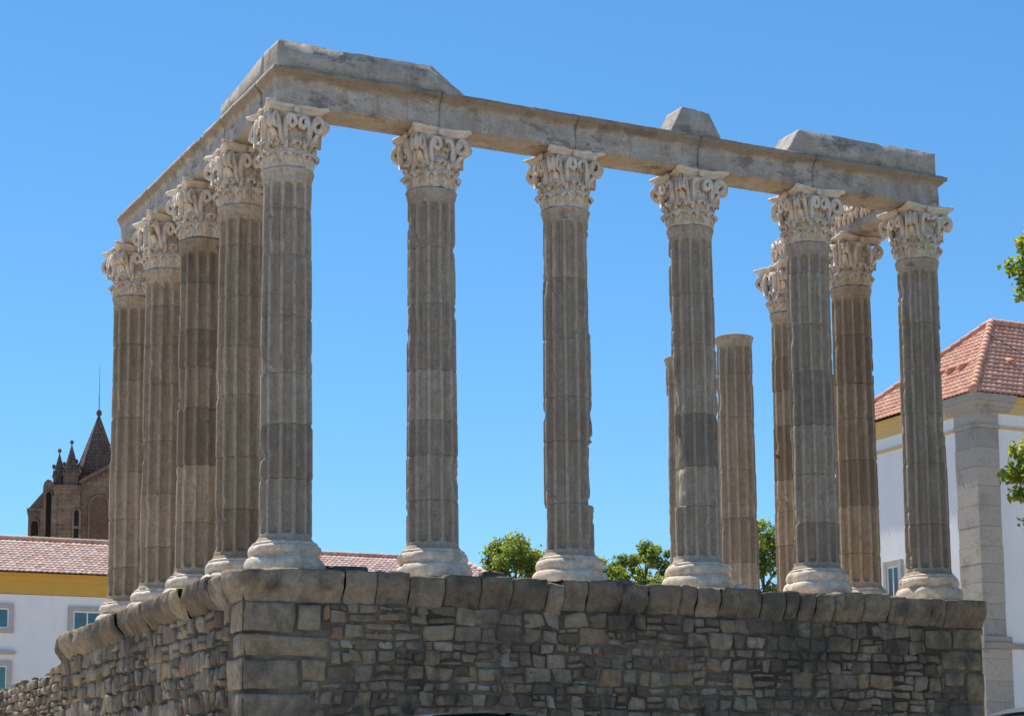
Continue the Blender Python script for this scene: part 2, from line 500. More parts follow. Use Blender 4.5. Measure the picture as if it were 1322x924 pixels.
# ------------------------------------------------------------------ podium
PX0, PX1, PY0, PY1 = -1.03, 13.45, -1.0, 10.55
def rubble(mb, org, udir, ndir, ulen, zbot, ztop, seed, hr=(0.15, 0.34), wr=(0.18, 0.52), bulge=0.05, quoin=(), split=0.3, fill=0):
    rng = random.Random(seed)
    org, ud, nd = np.asarray(org, float), np.asarray(udir, float), np.asarray(ndir, float)
    n = 7
    q = np.array([-1, -.95, -.72, 0, .72, .95, 1.0])
    s, t = np.meshgrid(q, q, indexing='ij')
    faces = [(i * n + j, (i + 1) * n + j, (i + 1) * n + j + 1, i * n + j + 1) for i in range(n - 1) for j in range(n - 1)]
    def stone(u0, u1, z0, z1, dep=None, soft=0.055, big=False):
        gap = rng.uniform(0.004, 0.02) + (.012 if rng.random() < .25 and not big else 0)
        jit = 0.0 if big else min(0.055, 0.17 * (z1 - z0))
        r = lambda: rng.uniform(-jit, jit)
        c = [(u0 + gap + r(), z0 + gap + r()), (u1 - gap + r(), z0 + gap + r()), (u0 + gap + r(), z1 - gap + r()), (u1 - gap + r(), z1 - gap + r())]
        S1 = s * (1 - soft * t * t * rng.uniform(.6, 1.4))
        T1 = t * (1 - soft * s * s * rng.uniform(.6, 1.4))
        a, b = (S1 + 1) / 2, (T1 + 1) / 2
        U = c[0][0] * (1 - a) * (1 - b) + c[1][0] * a * (1 - b) + c[2][0] * (1 - a) * b + c[3][0] * a * b
        Z = c[0][1] * (1 - a) * (1 - b) + c[1][1] * a * (1 - b) + c[2][1] * (1 - a) * b + c[3][1] * a * b
        d0 = (.016 + rng.uniform(0.0, 1.2) * bulge) if dep is None else dep
        m = np.maximum(abs(s), abs(t))
        D = d0 * (1 - m ** 9 * 0.7) - np.where(m > .99, 0.05, 0) + rng.uniform(-.012, .012) * s + rng.uniform(-.012, .012) * t
        P = org + U[..., None] * ud + D[..., None] * nd
        P[..., 2] = Z
        nz = fbm(P, 6, seed, 2)[..., None] * 0.034 * (0.7 if big else 1)
        P = P + nz * nd * (m < .99)[..., None] + (fbm(P, 5, seed + 5, 2)[..., None] * 0.034) * ud + np.stack([0 * D, 0 * D, fbm(P, 4.5, seed + 9, 2) * .036], -1)
        mb.add(P, faces, ((rng.uniform(.42, .78) if big else rng.random() ** 1.1), rng.random(), 0))
    occ = []
    for (u0, u1, z0, z1) in quoin:
        stone(u0, u1, z0, z1, dep=rng.uniform(.026, .04), soft=.02, big=True)
        occ.append((u0, u1, z0, z1))
    ztopf = ztop if callable(ztop) else (lambda u: ztop)
    zmax = max(ztopf(u) for u in np.linspace(0, ulen, 40))
    z = zbot
    while z < zmax - 0.05:
        h = rng.uniform(*hr)
        if zmax - z - h < 0.12:
            h = zmax - z
        u = rng.uniform(-.2, 0)
        while u < ulen:
            w = rng.uniform(*wr) * (1.35 if h > .26 else 1.0)
            a, b = max(u, 0), min(u + w, ulen)
            u += w
            if b - a < .05:
                continue
            zt2 = min(z + h, ztopf((a + b) / 2) + rng.uniform(-.05, .03))
            if zt2 - z < .06:
                continue
            if any(a < q1 - .03 and b > q0 + .03 and z < q3 - .03 and zt2 > q2 + .03 for q0, q1, q2, q3 in occ):
                # trim against the large corner blocks
                for q0, q1, q2, q3 in occ:
                    if z < q3 - .03 and zt2 > q2 + .03:
                        if a < q1 and b > q1: a = q1
                        if b > q0 and a < q0: b = q0
                if b - a < .07 or any(a < q1 - .03 and b > q0 + .03 and z < q3 - .03 and zt2 > q2 + .03 for q0, q1, q2, q3 in occ):
                    continue
            if h > .22 and rng.random() < split:
                k = rng.uniform(.35, .65)
                stone(a, b, z, z + h * k)
                if rng.random() < .5:
                    mm = a + (b - a) * rng.uniform(.35, .65)
                    stone(a, mm, z + h * k, zt2); stone(mm, b, z + h * k, zt2)
                elif zt2 - z - h * k > .05:
                    stone(a, b, z + h * k, zt2)
            else:
                stone(a, b, z, zt2)
        z += h
    for k in range(fill):   # small packing stones pushed into the joints
        u, zz = rng.uniform(.05, ulen - .1), rng.uniform(zbot, zmax - .1)
        w, hh = rng.uniform(.04, .13), rng.uniform(.03, .08)
        if zz + hh > ztopf(u) - .04 or any(q0 - .15 < u < q1 + .02 and q2 - .1 < zz < q3 + .02 for q0, q1, q2, q3 in occ):
            continue
        stone(u, u + w, zz, zz + hh, dep=rng.uniform(.02, .045), soft=.14)

podium = thing('temple_podium', 'high podium of rough granite masonry carrying all the temple columns', 'podium', (PX0, PY0, GZ))
off = -np.array([PX0, PY0, GZ])
def pod(mb, name, mat, tint=True, smooth=True):
    mb.v = [v + off for v in mb.v]
    return mb.build(name, mat, podium, smooth, tint=tint)
core = MB()
core.box(PX0 + .008, PX1 - .008, PY0 + .008, PY1 - .008, GZ - .05, -.06)
pod(core, 'mortar_core', MORTAR, False, False)
ZB, ZT = GZ + .05, -.52
fr = MB()
# big dressed blocks at both ends of the front
ql = [(0.0, .86, -1.05, -.54), (.88, 1.3, -1.0, -.57), (0.0, 1.45, -1.42, -1.07), (0.0, .95, -1.95, -1.44), (.97, 1.38, -1.8, -1.44), (0, 1.15, -2.45, -1.97), (0, .8, -2.95, -2.47), (0, 1.2, -3.5, -2.97), (0, .9, -4.1, -3.52)]
Lf = PX1 - PX0
qr = [(Lf - .7, Lf, -.98, -.6), (Lf - 1.35, Lf - .72, -1.02, -.62), (Lf - 1.0, Lf, -1.4, -1.0), (Lf - .45, Lf, -1.98, -1.42), (Lf - .95, Lf - .47, -1.7, -1.42), (Lf - .85, Lf, -2.45, -2.0), (Lf - .5, Lf, -3.0, -2.47), (Lf - .9, Lf, -3.6, -3.02), (Lf - .6, Lf, -4.1, -3.62)]
rubble(fr, (PX0, PY0, 0), (1, 0, 0), (0, -1, 0), Lf, ZB, ZT, 11, quoin=ql + qr, bulge=.030, hr=(.15, .29), wr=(.16, .42), split=.22, fill=520)
pod(fr, 'front_wall', RUBBLE)
lf = MB()
LL = PY1 - PY0
ql2 = [(0, .55, -1.05, -.54), (0, .4, -1.42, -1.07), (0, .7, -1.95, -1.44), (0, .5, -2.45, -1.97), (0, .8, -2.95, -2.47), (0, .6, -3.5, -2.97), (0, .8, -4.1, -3.52)]
rubble(lf, (PX0, PY0, 0), (0, 1, 0), (-1, 0, 0), LL, ZB, ZT, 12, quoin=ql2, bulge=.042, hr=(.16, .36), wr=(.13, .42), split=.28, fill=420)
pod(lf, 'side_wall', RUBBLE2)
rt = MB()
rubble(rt, (PX1, PY0, 0), (0, 1, 0), (1, 0, 0), LL, ZB, ZT, 13, hr=(.3, .5), wr=(.4, .9))
pod(rt, 'side_wall', RUBBLE)
bk = MB()
rubble(bk, (PX0, PY1, 0), (1, 0, 0), (0, 1, 0), Lf, ZB, ZT, 14, hr=(.3, .5), wr=(.5, 1.0))
pod(bk, 'back_wall', RUBBLE)
fl = MB()
fx, fy = np.linspace(PX0, PX1, 60), np.linspace(PY0, PY1, 50)
G = np.stack(np.broadcast_arrays(fx[:, None], fy[None, :], 0.0), -1).copy()
G[..., 2] = -.045 + fbm(G, 1.2, 3) * .02
fl.grid(G)
pod(fl, 'floor_slab', PAVING, False)

# projecting cornice of separate rounded blocks
PROF = np.array([(-.10, -.60), (.01, -.585), (.04, -.565), (.075, -.50), (.14, -.42), (.20, -.345), (.228, -.27), (.232, -.17), (.232, -.09), (.222, -.045), (.195, -.028), (.08, -.022), (-.12, -.02), (-.35, -.02)])
PROF = PROF * np.array([.86, .93]) - np.array([0, .002])
def sweep_block(mb, path, normals, seed, bul=1.0, drop=0.0, er=0.02):
    """path: (n,2) plan points, normals: (n,2) outward plan normals; ends pinched into a joint"""
    rng = random.Random(seed)
    n = len(path)
    d = np.concatenate([[0], np.cumsum(np.linalg.norm(np.diff(path, axis=0), axis=1))])
    e = np.minimum(d, d[-1] - d)
    rr = rng.uniform(.022, .05)
    pin = np.where(e < rr, 1 - np.sqrt(np.clip(1 - (1 - e / rr) ** 2, 0, 1)), 0) * rr
    k = rng.uniform(.8, 1.1) * bul
    dz = rng.uniform(-.055, .02) - drop
    tilt = rng.uniform(-.04, .04)
    cz = PROF[:, 1].mean()
    G = np.zeros((n, len(PROF), 3))
    for i in range(n):
        o = PROF[:, 0] * np.where(PROF[:, 0] > 0, k, 1) + tilt * (d[i] / d[-1] - .5) * (PROF[:, 0] > 0) - pin[i] * 1.2
        z = PROF[:, 1] + dz + np.sign(cz - PROF[:, 1]) * pin[i] * .5
        G[i, :, 0] = path[i, 0] + normals[i, 0] * o
        G[i, :, 1] = path[i, 1] + normals[i, 1] * o
        G[i, :, 2] = z
    nz = fbm(G, 5, seed % 97, 3) * er + fbm(G, 13, seed % 41, 2) * .011 + np.minimum(fbm(G, 3.0, 31 + seed % 53, 3) + .14, 0) * .17
    N3 = np.concatenate([normals, np.zeros((n, 1))], 1)[:, None, :]
    wt = (PROF[:, 0] > -.05)[None, :, None]
    G = G + nz[..., None] * N3 * wt
    G[..., 2] += fbm(G, 4, 61 + seed % 31, 3) * .034 * (PROF[:, 0] > 0)[None, :]
    G[..., 2] += np.minimum(fbm(G, 2.2, 11 + seed % 29, 3) + .1, 0) * .12 * (PROF[:, 1] > -.2)[None, :]
    b0 = mb.n
    mb.grid(G, flip=True, tint=(rng.random() ** 1.2 * .72, rng.random(), 0))
    m = len(PROF)
    mb.f.append(tuple(b0 + j for j in range(m)))
    mb.f.append(tuple(b0 + (n - 1) * m + j for j in range(m))[::-1])
def straight(mb, p0, p1, nrm, seed, **kw):
    L = math.dist(p0, p1)
    q = np.unique(np.concatenate([[0, .012, .03, .055], np.linspace(.08, L - .08, max(3, int(L / .07))), [L - .055, L - .03, L - .012, L]]))
    a = q / L
    path = np.array(p0)[None] * (1 - a[:, None]) + np.array(p1)[None] * a[:, None]
    sweep_block(mb, path, np.repeat(np.array([nrm], float), len(q), 0), seed, **kw)
cn = MB()
rng = random.Random(5)
x = .62
i = 0
while x < PX1 - .05:
    w = rng.uniform(.28, .68)
    if PX1 + .02 - x < 1.0 and PX1 - x > .55:
        w = PX1 + .02 - x
    w = min(w, PX1 + .02 - x)
    if PX1 + .02 - x - w < .2:
        w = PX1 + .02 - x
    straight(cn, (x + .004, PY0), (x + w - .004, PY0), (0, -1), 100 + i, bul=.94, er=.022)
    x += w; i += 1
# rounded corner block
pa, na = [], []
for yy in np.linspace(-.42, PY0 + .13, 7): pa.append((PX0, yy)); na.append((-1, 0))
for a in np.linspace(0, 90, 12)[1:-1]: pa.append((PX0 + .13 - .13 * math.cos(R(a)), PY0 + .13 - .13 * math.sin(R(a)))); na.append((-math.cos(R(a)), -math.sin(R(a))))
for xx in np.linspace(PX0 + .13, .6, 18): pa.append((xx, PY0)); na.append((0, -1))
sweep_block(cn, np.array(pa), np.array(na), 901, bul=1.05, er=.02)
yy = -.41
i = 0
while yy < 9.75:
    w = min(rng.uniform(.5, 1.1), 9.95 - yy)
    straight(cn, (PX0, yy + w - .006), (PX0, yy + .006), (-1, 0), 300 + i, bul=1.12, er=.035, drop=.01)
    yy += w; i += 1
straight(cn, (PX0, yy + .55), (PX0, yy + .02), (-1, 0), 391, bul=.8, drop=.1, er=.05)
for k in range(9):
    straight(cn, (PX1, -.95 + k * 1.26), (PX1, .29 + k * 1.26), (1, 0), 500 + k, bul=.9)
pod(cn, 'cornice', CORNICE)

# lower rubble wall carrying on behind the podium
lowall = thing('rubble_wall', 'low wall of small rubble stones running on from the left end of the podium', 'wall', (PX0, PY1, GZ))
lw = MB()
ztl = lambda u: -.60 - .12 * min(u / 1.2, 1) + .03 * math.sin(u * 2.3) - .008 * u
rubble(lw, (PX0, PY1 + .02, 0), (0, 1, 0), (-1, 0, 0), 15, ZB, ztl, 21, hr=(.1, .22), wr=(.14, .4), bulge=.07, split=.15)
lw.v = [v - np.array([PX0, PY1, GZ]) for v in lw.v]
lw.build('stone_facing', RUBBLE2, lowall, tint=True)
lc = MB()
lc.box(PX0 + .02, PX0 + .7, PY1 + .03, PY1 + 15.05, GZ - .05, -.98)
for k in range(27):   # uneven capping stones
    yk = PY1 + .12 + k * .54
    Gk = np.zeros((6, 6, 3))
    for a in range(6):
        for b in range(6):
            Gk[a, b] = (PX0 - .03 + .76 * a / 5, yk + .5 * b / 5, -.82 + (.06 if 0 < a < 5 and 0 < b < 5 else -.2))
    Gk[..., 2] += fbm(Gk, 3, 7) * .06
    lc.grid(Gk)
lc.v = [v - np.array([PX0, PY1, GZ]) for v in lc.v]
lc.build('mortar_core', MORTAR, lowall, smooth=False)

# ------------------------------------------------------------------ columns
ZBASE, ZTOP, RB, RT = .518, 6.7955, .4436, .4054
FS, SS = 2.6, 2.348
HR_ = -30.3   # world angle (deg) of the viewer's right-hand side, used only to place breaks
TS = np.array([0, .06, .115, .135, .19, .30, .42, .5, .58, .70, .81, .865, .885, .94])
NFL = 12
TH = (np.arange(NFL)[:, None] + TS[None, :]).ravel() / NFL * 2 * np.pi
TT = np.tile(TS, NFL)
def shaft_r(z, hi, seed, P, bites, joints, dz0, dz1):
    f = (z - ZBASE) / (ZTOP - ZBASE)
    Rz = RB + (RT - RB) * (f ** 1.35)
    Rz = Rz + .04 * sstep(.10, 0.0, z - ZBASE) ** 2 * 1.0
    u = (TT[None, :] - .5) / .372
    w = .375 * 2 * np.pi * .43 / NFL
    up = np.clip((z - (ZTOP - .25 - w)) / w, 0, None)
    dn = np.clip(((ZBASE + .12 + w * .8) - z) / (w * .8), 0, None)
    rr = u ** 4 + up[:, None] ** 2 + dn[:, None] ** 2 * (dn[:, None] > 0)
    dep = .118 * np.clip(1 - rr, 0, 1) ** .6
    if hi:
        dep = dep * np.where(z[:, None] > ZTOP - .25, 0, 1)
    top = ZTOP - z
    ring = .022 * sstep(.20, .10, top) + .02 * np.exp(-((top - .04) / .035) ** 2)
    ring = ring - .035 * sstep(.018, 0.0, top)
    return Rz[:, None] + ring[:, None] - dep, Rz[:, None] + ring[:, None]

def make_column(px, py, seed, label, cap=True, bites=(), nd=7, joints=None):
    rng = random.Random(seed)
    root = thing('temple_column', label, 'column', (px, py, 0), 'granite columns of the temple')
    # base
    prof = np.array([(.60, -.05), (.632, -.02), (.652, .04), (.662, .10), (.659, .16), (.643, .212), (.615, .248), (.586, .264), (.572, .268), (.566, .276), (.566, .288), (.572, .294), (.584, .302),
                     (.592, .325), (.594, .36), (.588, .40), (.574, .436), (.552, .456), (.532, .460), (.527, .468), (.536, .480), (.534, .494), (.512, .506), (.485, ZBASE)])
    nn = 72
    th = np.linspace(0, 2 * np.pi, nn, endpoint=False)
    zz = prof[:, 1]
    G = np.zeros((len(prof), nn, 3))
    G[..., 0] = prof[:, :1] * np.cos(th)[None]
    G[..., 1] = prof[:, :1] * np.sin(th)[None]
    G[..., 2] = zz[:, None]
    Q = G + np.array([px * 3.1, py * 2.3, 0])
    er = fbm(Q, 3.0, seed, 4) * .03 + np.minimum(fbm(Q, 4.0, seed + 3, 3) + .16, 0) * .20 + fbm(Q, 14, seed + 5, 2) * .006
    k = 1 + er / prof[:, :1]
    G[..., 0] *= k
    G[..., 1] *= k
    G[..., 2] += vnoise(Q, 5, seed + 8) * .012 * (zz > 0)[:, None] * (zz < .48)[:, None]
    b = MB()
    b.grid(G, wv=True, flip=True)
    b.f.append(tuple((len(prof) - 1) * nn + i for i in range(nn)))
    b.f.append(tuple(range(nn))[::-1])
    b.build('base', BASE_MARBLE, root)
    # drums
    if joints is None:
        cuts = [0.0]
        for i in range(nd):
            cuts.append(cuts[-1] + rng.uniform(.72, 1.3))
        cuts = [ZBASE + c / cuts[-1] * (ZTOP - ZBASE) for c in cuts]
    else:
        cuts = [ZBASE] + list(joints) + [ZTOP]
    for i in range(len(cuts) - 1):
        z0, z1 = cuts[i], cuts[i + 1]
        a = z0 + (.004 if i else 0)
        e = z1 - (.004 if i < len(cuts) - 2 else 0)
        ins = np.array([0, .006, .014, .03])
        zs = np.unique(np.concatenate([a + ins, np.linspace(a + .05, e - .05, max(4, int((e - a) / .05))), e - ins]))
        if i == len(cuts) - 2:
            zs = np.unique(np.concatenate([zs, np.linspace(ZTOP - .42, ZTOP - .25, 12), [ZTOP - .249], np.linspace(ZTOP - .2, ZTOP, 18)]))
        if i == 0:
            zs = np.unique(np.concatenate([zs, np.linspace(ZBASE, ZBASE + .28, 16)]))
        r, L = shaft_r(zs, True, seed, None, bites, None, 0, 0)
        P = np.zeros((len(zs), len(TH), 3))
        P[..., 0] = L * np.cos(TH)[None]
        P[..., 1] = L * np.sin(TH)[None]
        P[..., 2] = zs[:, None]
        Q = P + np.array([px * 1.7, py * 1.3, 0])
        ez = np.minimum(zs - a, e - zs)[:, None]
        jn = sstep(.05, .0, ez)
        if i == 0: jn = sstep(.05, .0, (e - zs))[:, None]
        if i == len(cuts) - 2: jn = sstep(.05, .0, (zs - a))[:, None]
        lim = L - .003 - np.maximum(fbm(Q, 2.6, seed + 40, 4) - .2, 0) * .10 - jn * (.006 + .03 * np.maximum(fbm(Q, 5, seed + 2, 2), 0)) - np.maximum(fbm(Q, 4.2, seed + 6, 3) - .43, 0) * .30
        for (ang, half, bz0, bz1, dp) in bites:
            da = np.abs((np.degrees(TH) - ang + 180) % 360 - 180)[None]
            wob = vnoise(Q, 4, seed + 9) * .06
            m = sstep(half + 9, half - 3, da + wob * 60) * sstep(bz0 - .03, bz0 + .015, zs[:, None]) * sstep(bz1 + .03, bz1 - .015, zs[:, None])
            lim = lim - m * (dp + .012 * fbm(Q, 7, seed + 12, 2))
        r = np.minimum(r, lim) + fbm(Q, 9, seed + 20, 2) * .003
        s = 1 + rng.uniform(-.008, .008)
        ox, oy = (rng.uniform(-.007, .007), rng.uniform(-.007, .007)) if i else (0, 0)
        P[..., 0] = r * s * np.cos(TH)[None] + ox
        P[..., 1] = r * s * np.sin(TH)[None] + oy
        d = MB()
        d.grid(P, wv=True, flip=True)
        n = len(TH)
        d.f.append(tuple(range(n))[::-1])
        d.f.append(tuple((len(zs) - 1) * n + j for j in range(n)))
        d.build('drum', GRANITE_WARM if py > 1 and seed not in (23, 24) else GRANITE, root)
    if cap:
        make_capital(root, seed, rng)
    return root

def rib(mb, path2, lat, half, thick, frame):
    """sweep a flattened section along a planar path; path2 in (a,z), frame(a, lateral, z) -> xyz"""
    p = np.asarray(path2, float)
    T = np.gradient(p, axis=0)
    T /= np.linalg.norm(T, axis=1)[:, None] + 1e-9
    N = np.stack([-T[:, 1], T[:, 0]], 1)
    half = np.broadcast_to(half, (len(p),)); thick = np.broadcast_to(thick, (len(p),)); lat = np.broadcast_to(lat, (len(p),))
    sec = [(-1, -.9), (-1, .75), (-.93, 1), (-.74, 1), (-.66, .8), (-.5, .05), (-.12, .0), (0, .45), (.12, .0), (.5, .05), (.66, .8), (.74, 1), (.93, 1), (1, .75), (1, -.9)]
    G = np.zeros((len(p), len(sec), 3))
    for j, (sl, sn) in enumerate(sec):
        q = p + N * (sn * thick)[:, None]
        G[:, j] = frame(q[:, 0], lat + sl * half, q[:, 1])
    b0 = mb.n
    mb.grid(G, wv=True)
    m = len(sec)
    mb.f.append(tuple(b0 + j for j in range(m))[::-1])
    mb.f.append(tuple(b0 + (len(p) - 1) * m + j for j in range(m)))

def spiral(cx, cz, r0, r1, a0, turns, n=26, sgn=1):
    a = np.linspace(0, turns * 2 * np.pi, n)
    r = r0 + (r1 - r0) * np.linspace(0, 1, n) ** .8
    return np.stack([cx + r * np.cos(a0 + sgn * a), cz + r * np.sin(a0 + sgn * a)], 1)

def make_capital(root, seed, rng):
    H = .868
    KZ = 1.0435 / H
    cp = MB()
    # bell
    zb = np.array([0, .02, .05, .2, .4, .55, .66, .72, .745, .752])
    rb = np.array([.395, .402, .385, .368, .362, .365, .385, .43, .445, .42])
    th = np.linspace(0, 2 * np.pi, 64, endpoint=False)
    G = np.stack([rb[:, None] * np.cos(th), rb[:, None] * np.sin(th), np.broadcast_to(zb[:, None], (len(zb), 64))], -1)
    cp.grid(G, wv=True, flip=True)
    belr = lambda z: np.interp(z, zb[:-1], rb[:-1])
    def leaf(ang, h, w0, out, tipdrop, lob, lift, lift_s):
        ns, nt = 22, 15
        s = np.linspace(0, 1, ns)[:, None]
        t = np.linspace(-1, 1, nt)[None]
        rise = np.clip(s / .72, 0, 1)
        cv = np.clip((s - .62) / .38, 0, 1)
        zc = h * np.sin(rise * np.pi / 2) ** .92 - tipdrop * cv ** 2.2
        off = lift * sstep(.05, lift_s, s) + .018 * np.sin(s * np.pi * .7) + out * cv ** 1.6 + .03 * s
        wd = w0 * (.80 + .38 * np.sin(np.clip(s, 0, .8) / .8 * np.pi * .62)) * np.where(s > .66, np.sqrt(np.clip(1 - ((s - .66) / .36) ** 2, .02, 1)), 1)
        wd = wd * (1 - .26 * np.abs(np.sin(s * np.pi * lob)) ** 3)
        relief = -.040 * np.abs(t) ** 1.8 * (1 - .5 * cv) + .022 * np.cos(t * np.pi * 4.0) * (1 - .35 * s) + .012 * np.exp(-(t / .14) ** 2) + .016 * np.sin(s * np.pi * lob * 2 + np.abs(t) * 5) * np.abs(t)
        zrel = -np.abs(t) ** 2 * .05 * sstep(.55, 1.0, s) + 0 * t
        z = zc + zrel
        lat = wd * t
        r = belr(np.clip(z, 0, .74)) + off + relief
        def place(r, lat, z):
            aa = ang + lat / np.maximum(r, .3) * .9
            return np.stack([r * np.cos(aa), r * np.sin(aa), z], -1)
        F = place(r, lat + 0 * r, z)
        tk = .030 - .008 * s
        ca = np.clip(cv, 0, 1)
        Bk = place(r - tk * (1 - .55 * ca), (lat + 0 * r) * .96, z - tk * ca * .9)
        b0 = cp.n
        cp.grid(F, flip=True)
        cp.grid(Bk)
        k = ns * nt
        idx = lambda i, j: b0 + i * nt + j
        per = [(i, 0) for i in range(ns)] + [(ns - 1, j) for j in range(1, nt)] + [(i, nt - 1) for i in range(ns - 2, -1, -1)]
        for a, b_ in zip(per[:-1], per[1:]):
            cp.f.append((idx(*a), idx(*b_), idx(*b_) + k, idx(*a) + k))
    for q in range(8):
        a = q * np.pi / 4
        leaf(a + np.pi / 8 + rng.uniform(-.02, .02), .245 + rng.uniform(-.012, .01), .160, .065 + rng.uniform(-.02, .01), .06, 4, .038, .12)
        leaf(a + rng.uniform(-.02, .02), .425 + rng.uniform(-.015, .012), .156, .100 + rng.uniform(-.03, .01), .075, 5, .022, .5)
    for q in range(8):
        a = q * np.pi / 4 + np.pi / 8
        leaf(a + rng.uniform(-.03, .03), .60 + rng.uniform(-.03, .02), .125, .045 + rng.uniform(-.02, .02), .05, 5, .015, .6)
    for q in range(8):  # cauliculi between the upper leaves
        a = q * np.pi / 4 + np.pi / 8
        st = np.array([(.405, .20), (.415, .30), (.428, .40)])
        cp.tube([(r * math.cos(a), r * math.sin(a), z) for r, z in st], [.035, .042, .055], 8)
    # helices meeting under the middle of every abacus side
    for q in range(4):
        fa = q * np.pi / 2
        for sg in (-1, 1):
            sp = spiral(sg * .098, .635, .066, .014, np.pi / 2 + (0 if sg > 0 else 0), 1.35, 22, -sg if sg > 0 else 1)
            stem = np.array([(sg * .185, .34), (sg * .198, .43), (sg * .203, .53), (sg * .19, .62), (sg * .155, .675)])
            sp = spiral(sg * .105, .600, 
                        .092, .03, np.pi * (.36 if sg > 0 else .64), 1.05, 22, 1 if sg > 0 else -1)
            if rng.random() < .22:
                sp = sp[:rng.randint(3, 9)]
            path = np.concatenate([stem, sp])
            fr = lambda u, l, z, fa=fa: np.stack([(.437 + .03 * (z - .5) + l) * np.cos(fa) - u * np.sin(fa), (.437 + .03 * (z - .5) + l) * np.sin(fa) + u * np.cos(fa), z], -1)
            rib(cp, path, .03, .055, np.linspace(.034, .032, len(path)), fr)
    ocap = cp
    for o_v in ocap.v:
        pass
    def wear(mb, amp=.008, chip=.05):
        V = np.concatenate(mb.v)
        Q = V + np.array([seed * 1.37, seed * .77, 0])
        nz = fbm(Q, 11, seed, 3) * amp + np.minimum(fbm(Q, 3.3, seed + 1, 3) + .18, 0) * chip
        d = V * np.array([1, 1, 0])
        d /= np.linalg.norm(d, axis=1)[:, None] + 1e-6
        V = V + d * nz[:, None]
        V[:, 2] += vnoise(Q, 8, seed + 4) * amp * .7
        V[:, 2] *= KZ
        mb.v = [V]
        mb.t = [np.full((len(V), 3), .5)]
    wear(cp, .018, .11)
    c = cp.build('capital', MARBLE, root, loc=(0, 0, ZTOP))
    # corner volutes
    for q in range(4):
        da = np.pi / 4 + q * np.pi / 2
        vb = MB()
        for sg in (-1, 1):
            stem = np.array([(.42, .30), (.445, .39), (.475, .48), (.51, .575), (.55, .65), (.588, .700)])
            lost = rng.random() < .16
            sp = spiral(.605, .585, .118, .03, np.pi * .56, 1.05 + rng.uniform(0, .15), 24, -1)
            path = np.concatenate([stem, sp])
            path[:, 0] += rng.uniform(-.012, .006)
            if lost:
                path = path[:len(stem) + rng.randint(4, 10)]
            lat = np.concatenate([np.linspace(.125, .052, len(stem)), np.full(len(sp), .046)])[:len(path)] * sg
            hw = np.concatenate([np.linspace(.036, .050, len(stem)), np.linspace(.050, .056, len(sp))])[:len(path)]
            fr = lambda u, l, z, da=da: np.stack([u * np.cos(da) - l * np.sin(da), u * np.sin(da) + l * np.cos(da), z], -1)
            rib(vb, path, lat, hw, np.concatenate([np.linspace(.036, .034, len(stem)), np.linspace(.036, .034, len(sp))])[:len(path)], fr)
        # leaf sheath under the volute
        st = np.linspace(0, 1, 9)
        path = np.stack([.42 + .17 * st ** 1.5, .28 + .22 * st ** .8], 1)
        rib(vb, path, 0.0, .075 * (1 - .45 * st), .02, fr)
        wear(vb, .022, .17)
        vb.build('volute', MARBLE, c)
    # abacus: concave sides, cut corners
    C0, mid, cut = .605, .452, .075
    side = []
    for u in np.linspace(-1, 1, 17):
        side.append((mid + (C0 - cut * .5 - mid) * abs(u) ** 1.9, u * (C0 - cut)))
    pl = []
    for q in range(4):
        a = q * np.pi / 2
        for xo, yo in side:
            pl.append((xo * math.cos(a) - yo * math.sin(a), xo * math.sin(a) + yo * math.cos(a)))
    pl = np.array(pl)
    lv = [(.752, .82), (.765, .845), (.785, .875), (.800, .90), (.806, .905), (.812, .97), (.822, .998), (.850, 1.0), (.864, .99), (H, .97)]
    G = np.array([[(x * k, y * k, z) for x, y in pl] for z, k in lv])
    ab = MB()
    ab.grid(G, wv=True, flip=True)
    n = len(pl)
    ab.f.append(tuple(range(n))[::-1])
    ab.f.append(tuple((len(lv) - 1) * n + i for i in range(n)))
    wear(ab, .018, .22)
    ab.build('abacus', MARBLE, c)
    # flower on every side
    fw = MB()
    for q in range(4):
        a = q * np.pi / 2
        t1 = np.linspace(0, np.pi, 9)[:, None]
        t2 = np.linspace(0, 2 * np.pi, 16, endpoint=False)[None]
        rr = .062 * (1 + .16 * np.cos(t2 * 5)) * np.sin(t1)
        lx = .470 + .05 * np.cos(t1) + 0 * t2
        ly, lz = rr * np.cos(t2), .800 + rr * np.sin(t2)
        G = np.stack([lx * np.cos(a) - ly * np.sin(a), lx * np.sin(a) + ly * np.cos(a), lz], -1)
        fw.grid(G, wv=True, flip=True)
    wear(fw, .006, .04)
    fw.build('flower', MARBLE, c)

LFT, RGT_A = 149.7, -30.3
make_column(0, 0, 1, 'tall fluted corner column nearest the camera where the front row and left row meet', joints=[1.55, 2.45, 3.3, 4.25, 5.3, 6.1])
make_column(FS, 0, 2, 'second column of the front row, one dark drum just below half height', joints=[1.35, 2.12, 2.72, 3.6, 4.75, 5.75])
make_column(2 * FS, 0, 3, 'front column with stepped notch near the foot of its right edge', joints=[1.45, 2.55, 3.35, 4.4, 5.5],
            bites=[(RGT_A, 26, 1.45, 2.55, .085), (LFT, 22, .7, 1.40, .06), (RGT_A, 18, 4.55, 6.3, .03)])
make_column(3 * FS, 0, 4, 'front column with long broken scar low on its left edge', joints=[1.55, 2.28, 3.25, 4.55, 5.5],
            bites=[(LFT + 16, 42, 1.56, 2.85, .12), (LFT + 4, 26, 2.85, 3.9, .07), (LFT, 16, 3.7, 5.2, .025)])
make_column(4 * FS, 0, 5, 'front column before the right-hand corner, standing in front of two rear columns', bites=[(LFT, 14, 1.0, 3.0, .025)])
make_column(5 * FS, 0, 6, 'right-hand corner column of the front row, against the white building', joints=[1.5, 2.7, 3.7, 4.6, 5.5], bites=[(RGT_A, 16, 3.3, 5.4, .03)])
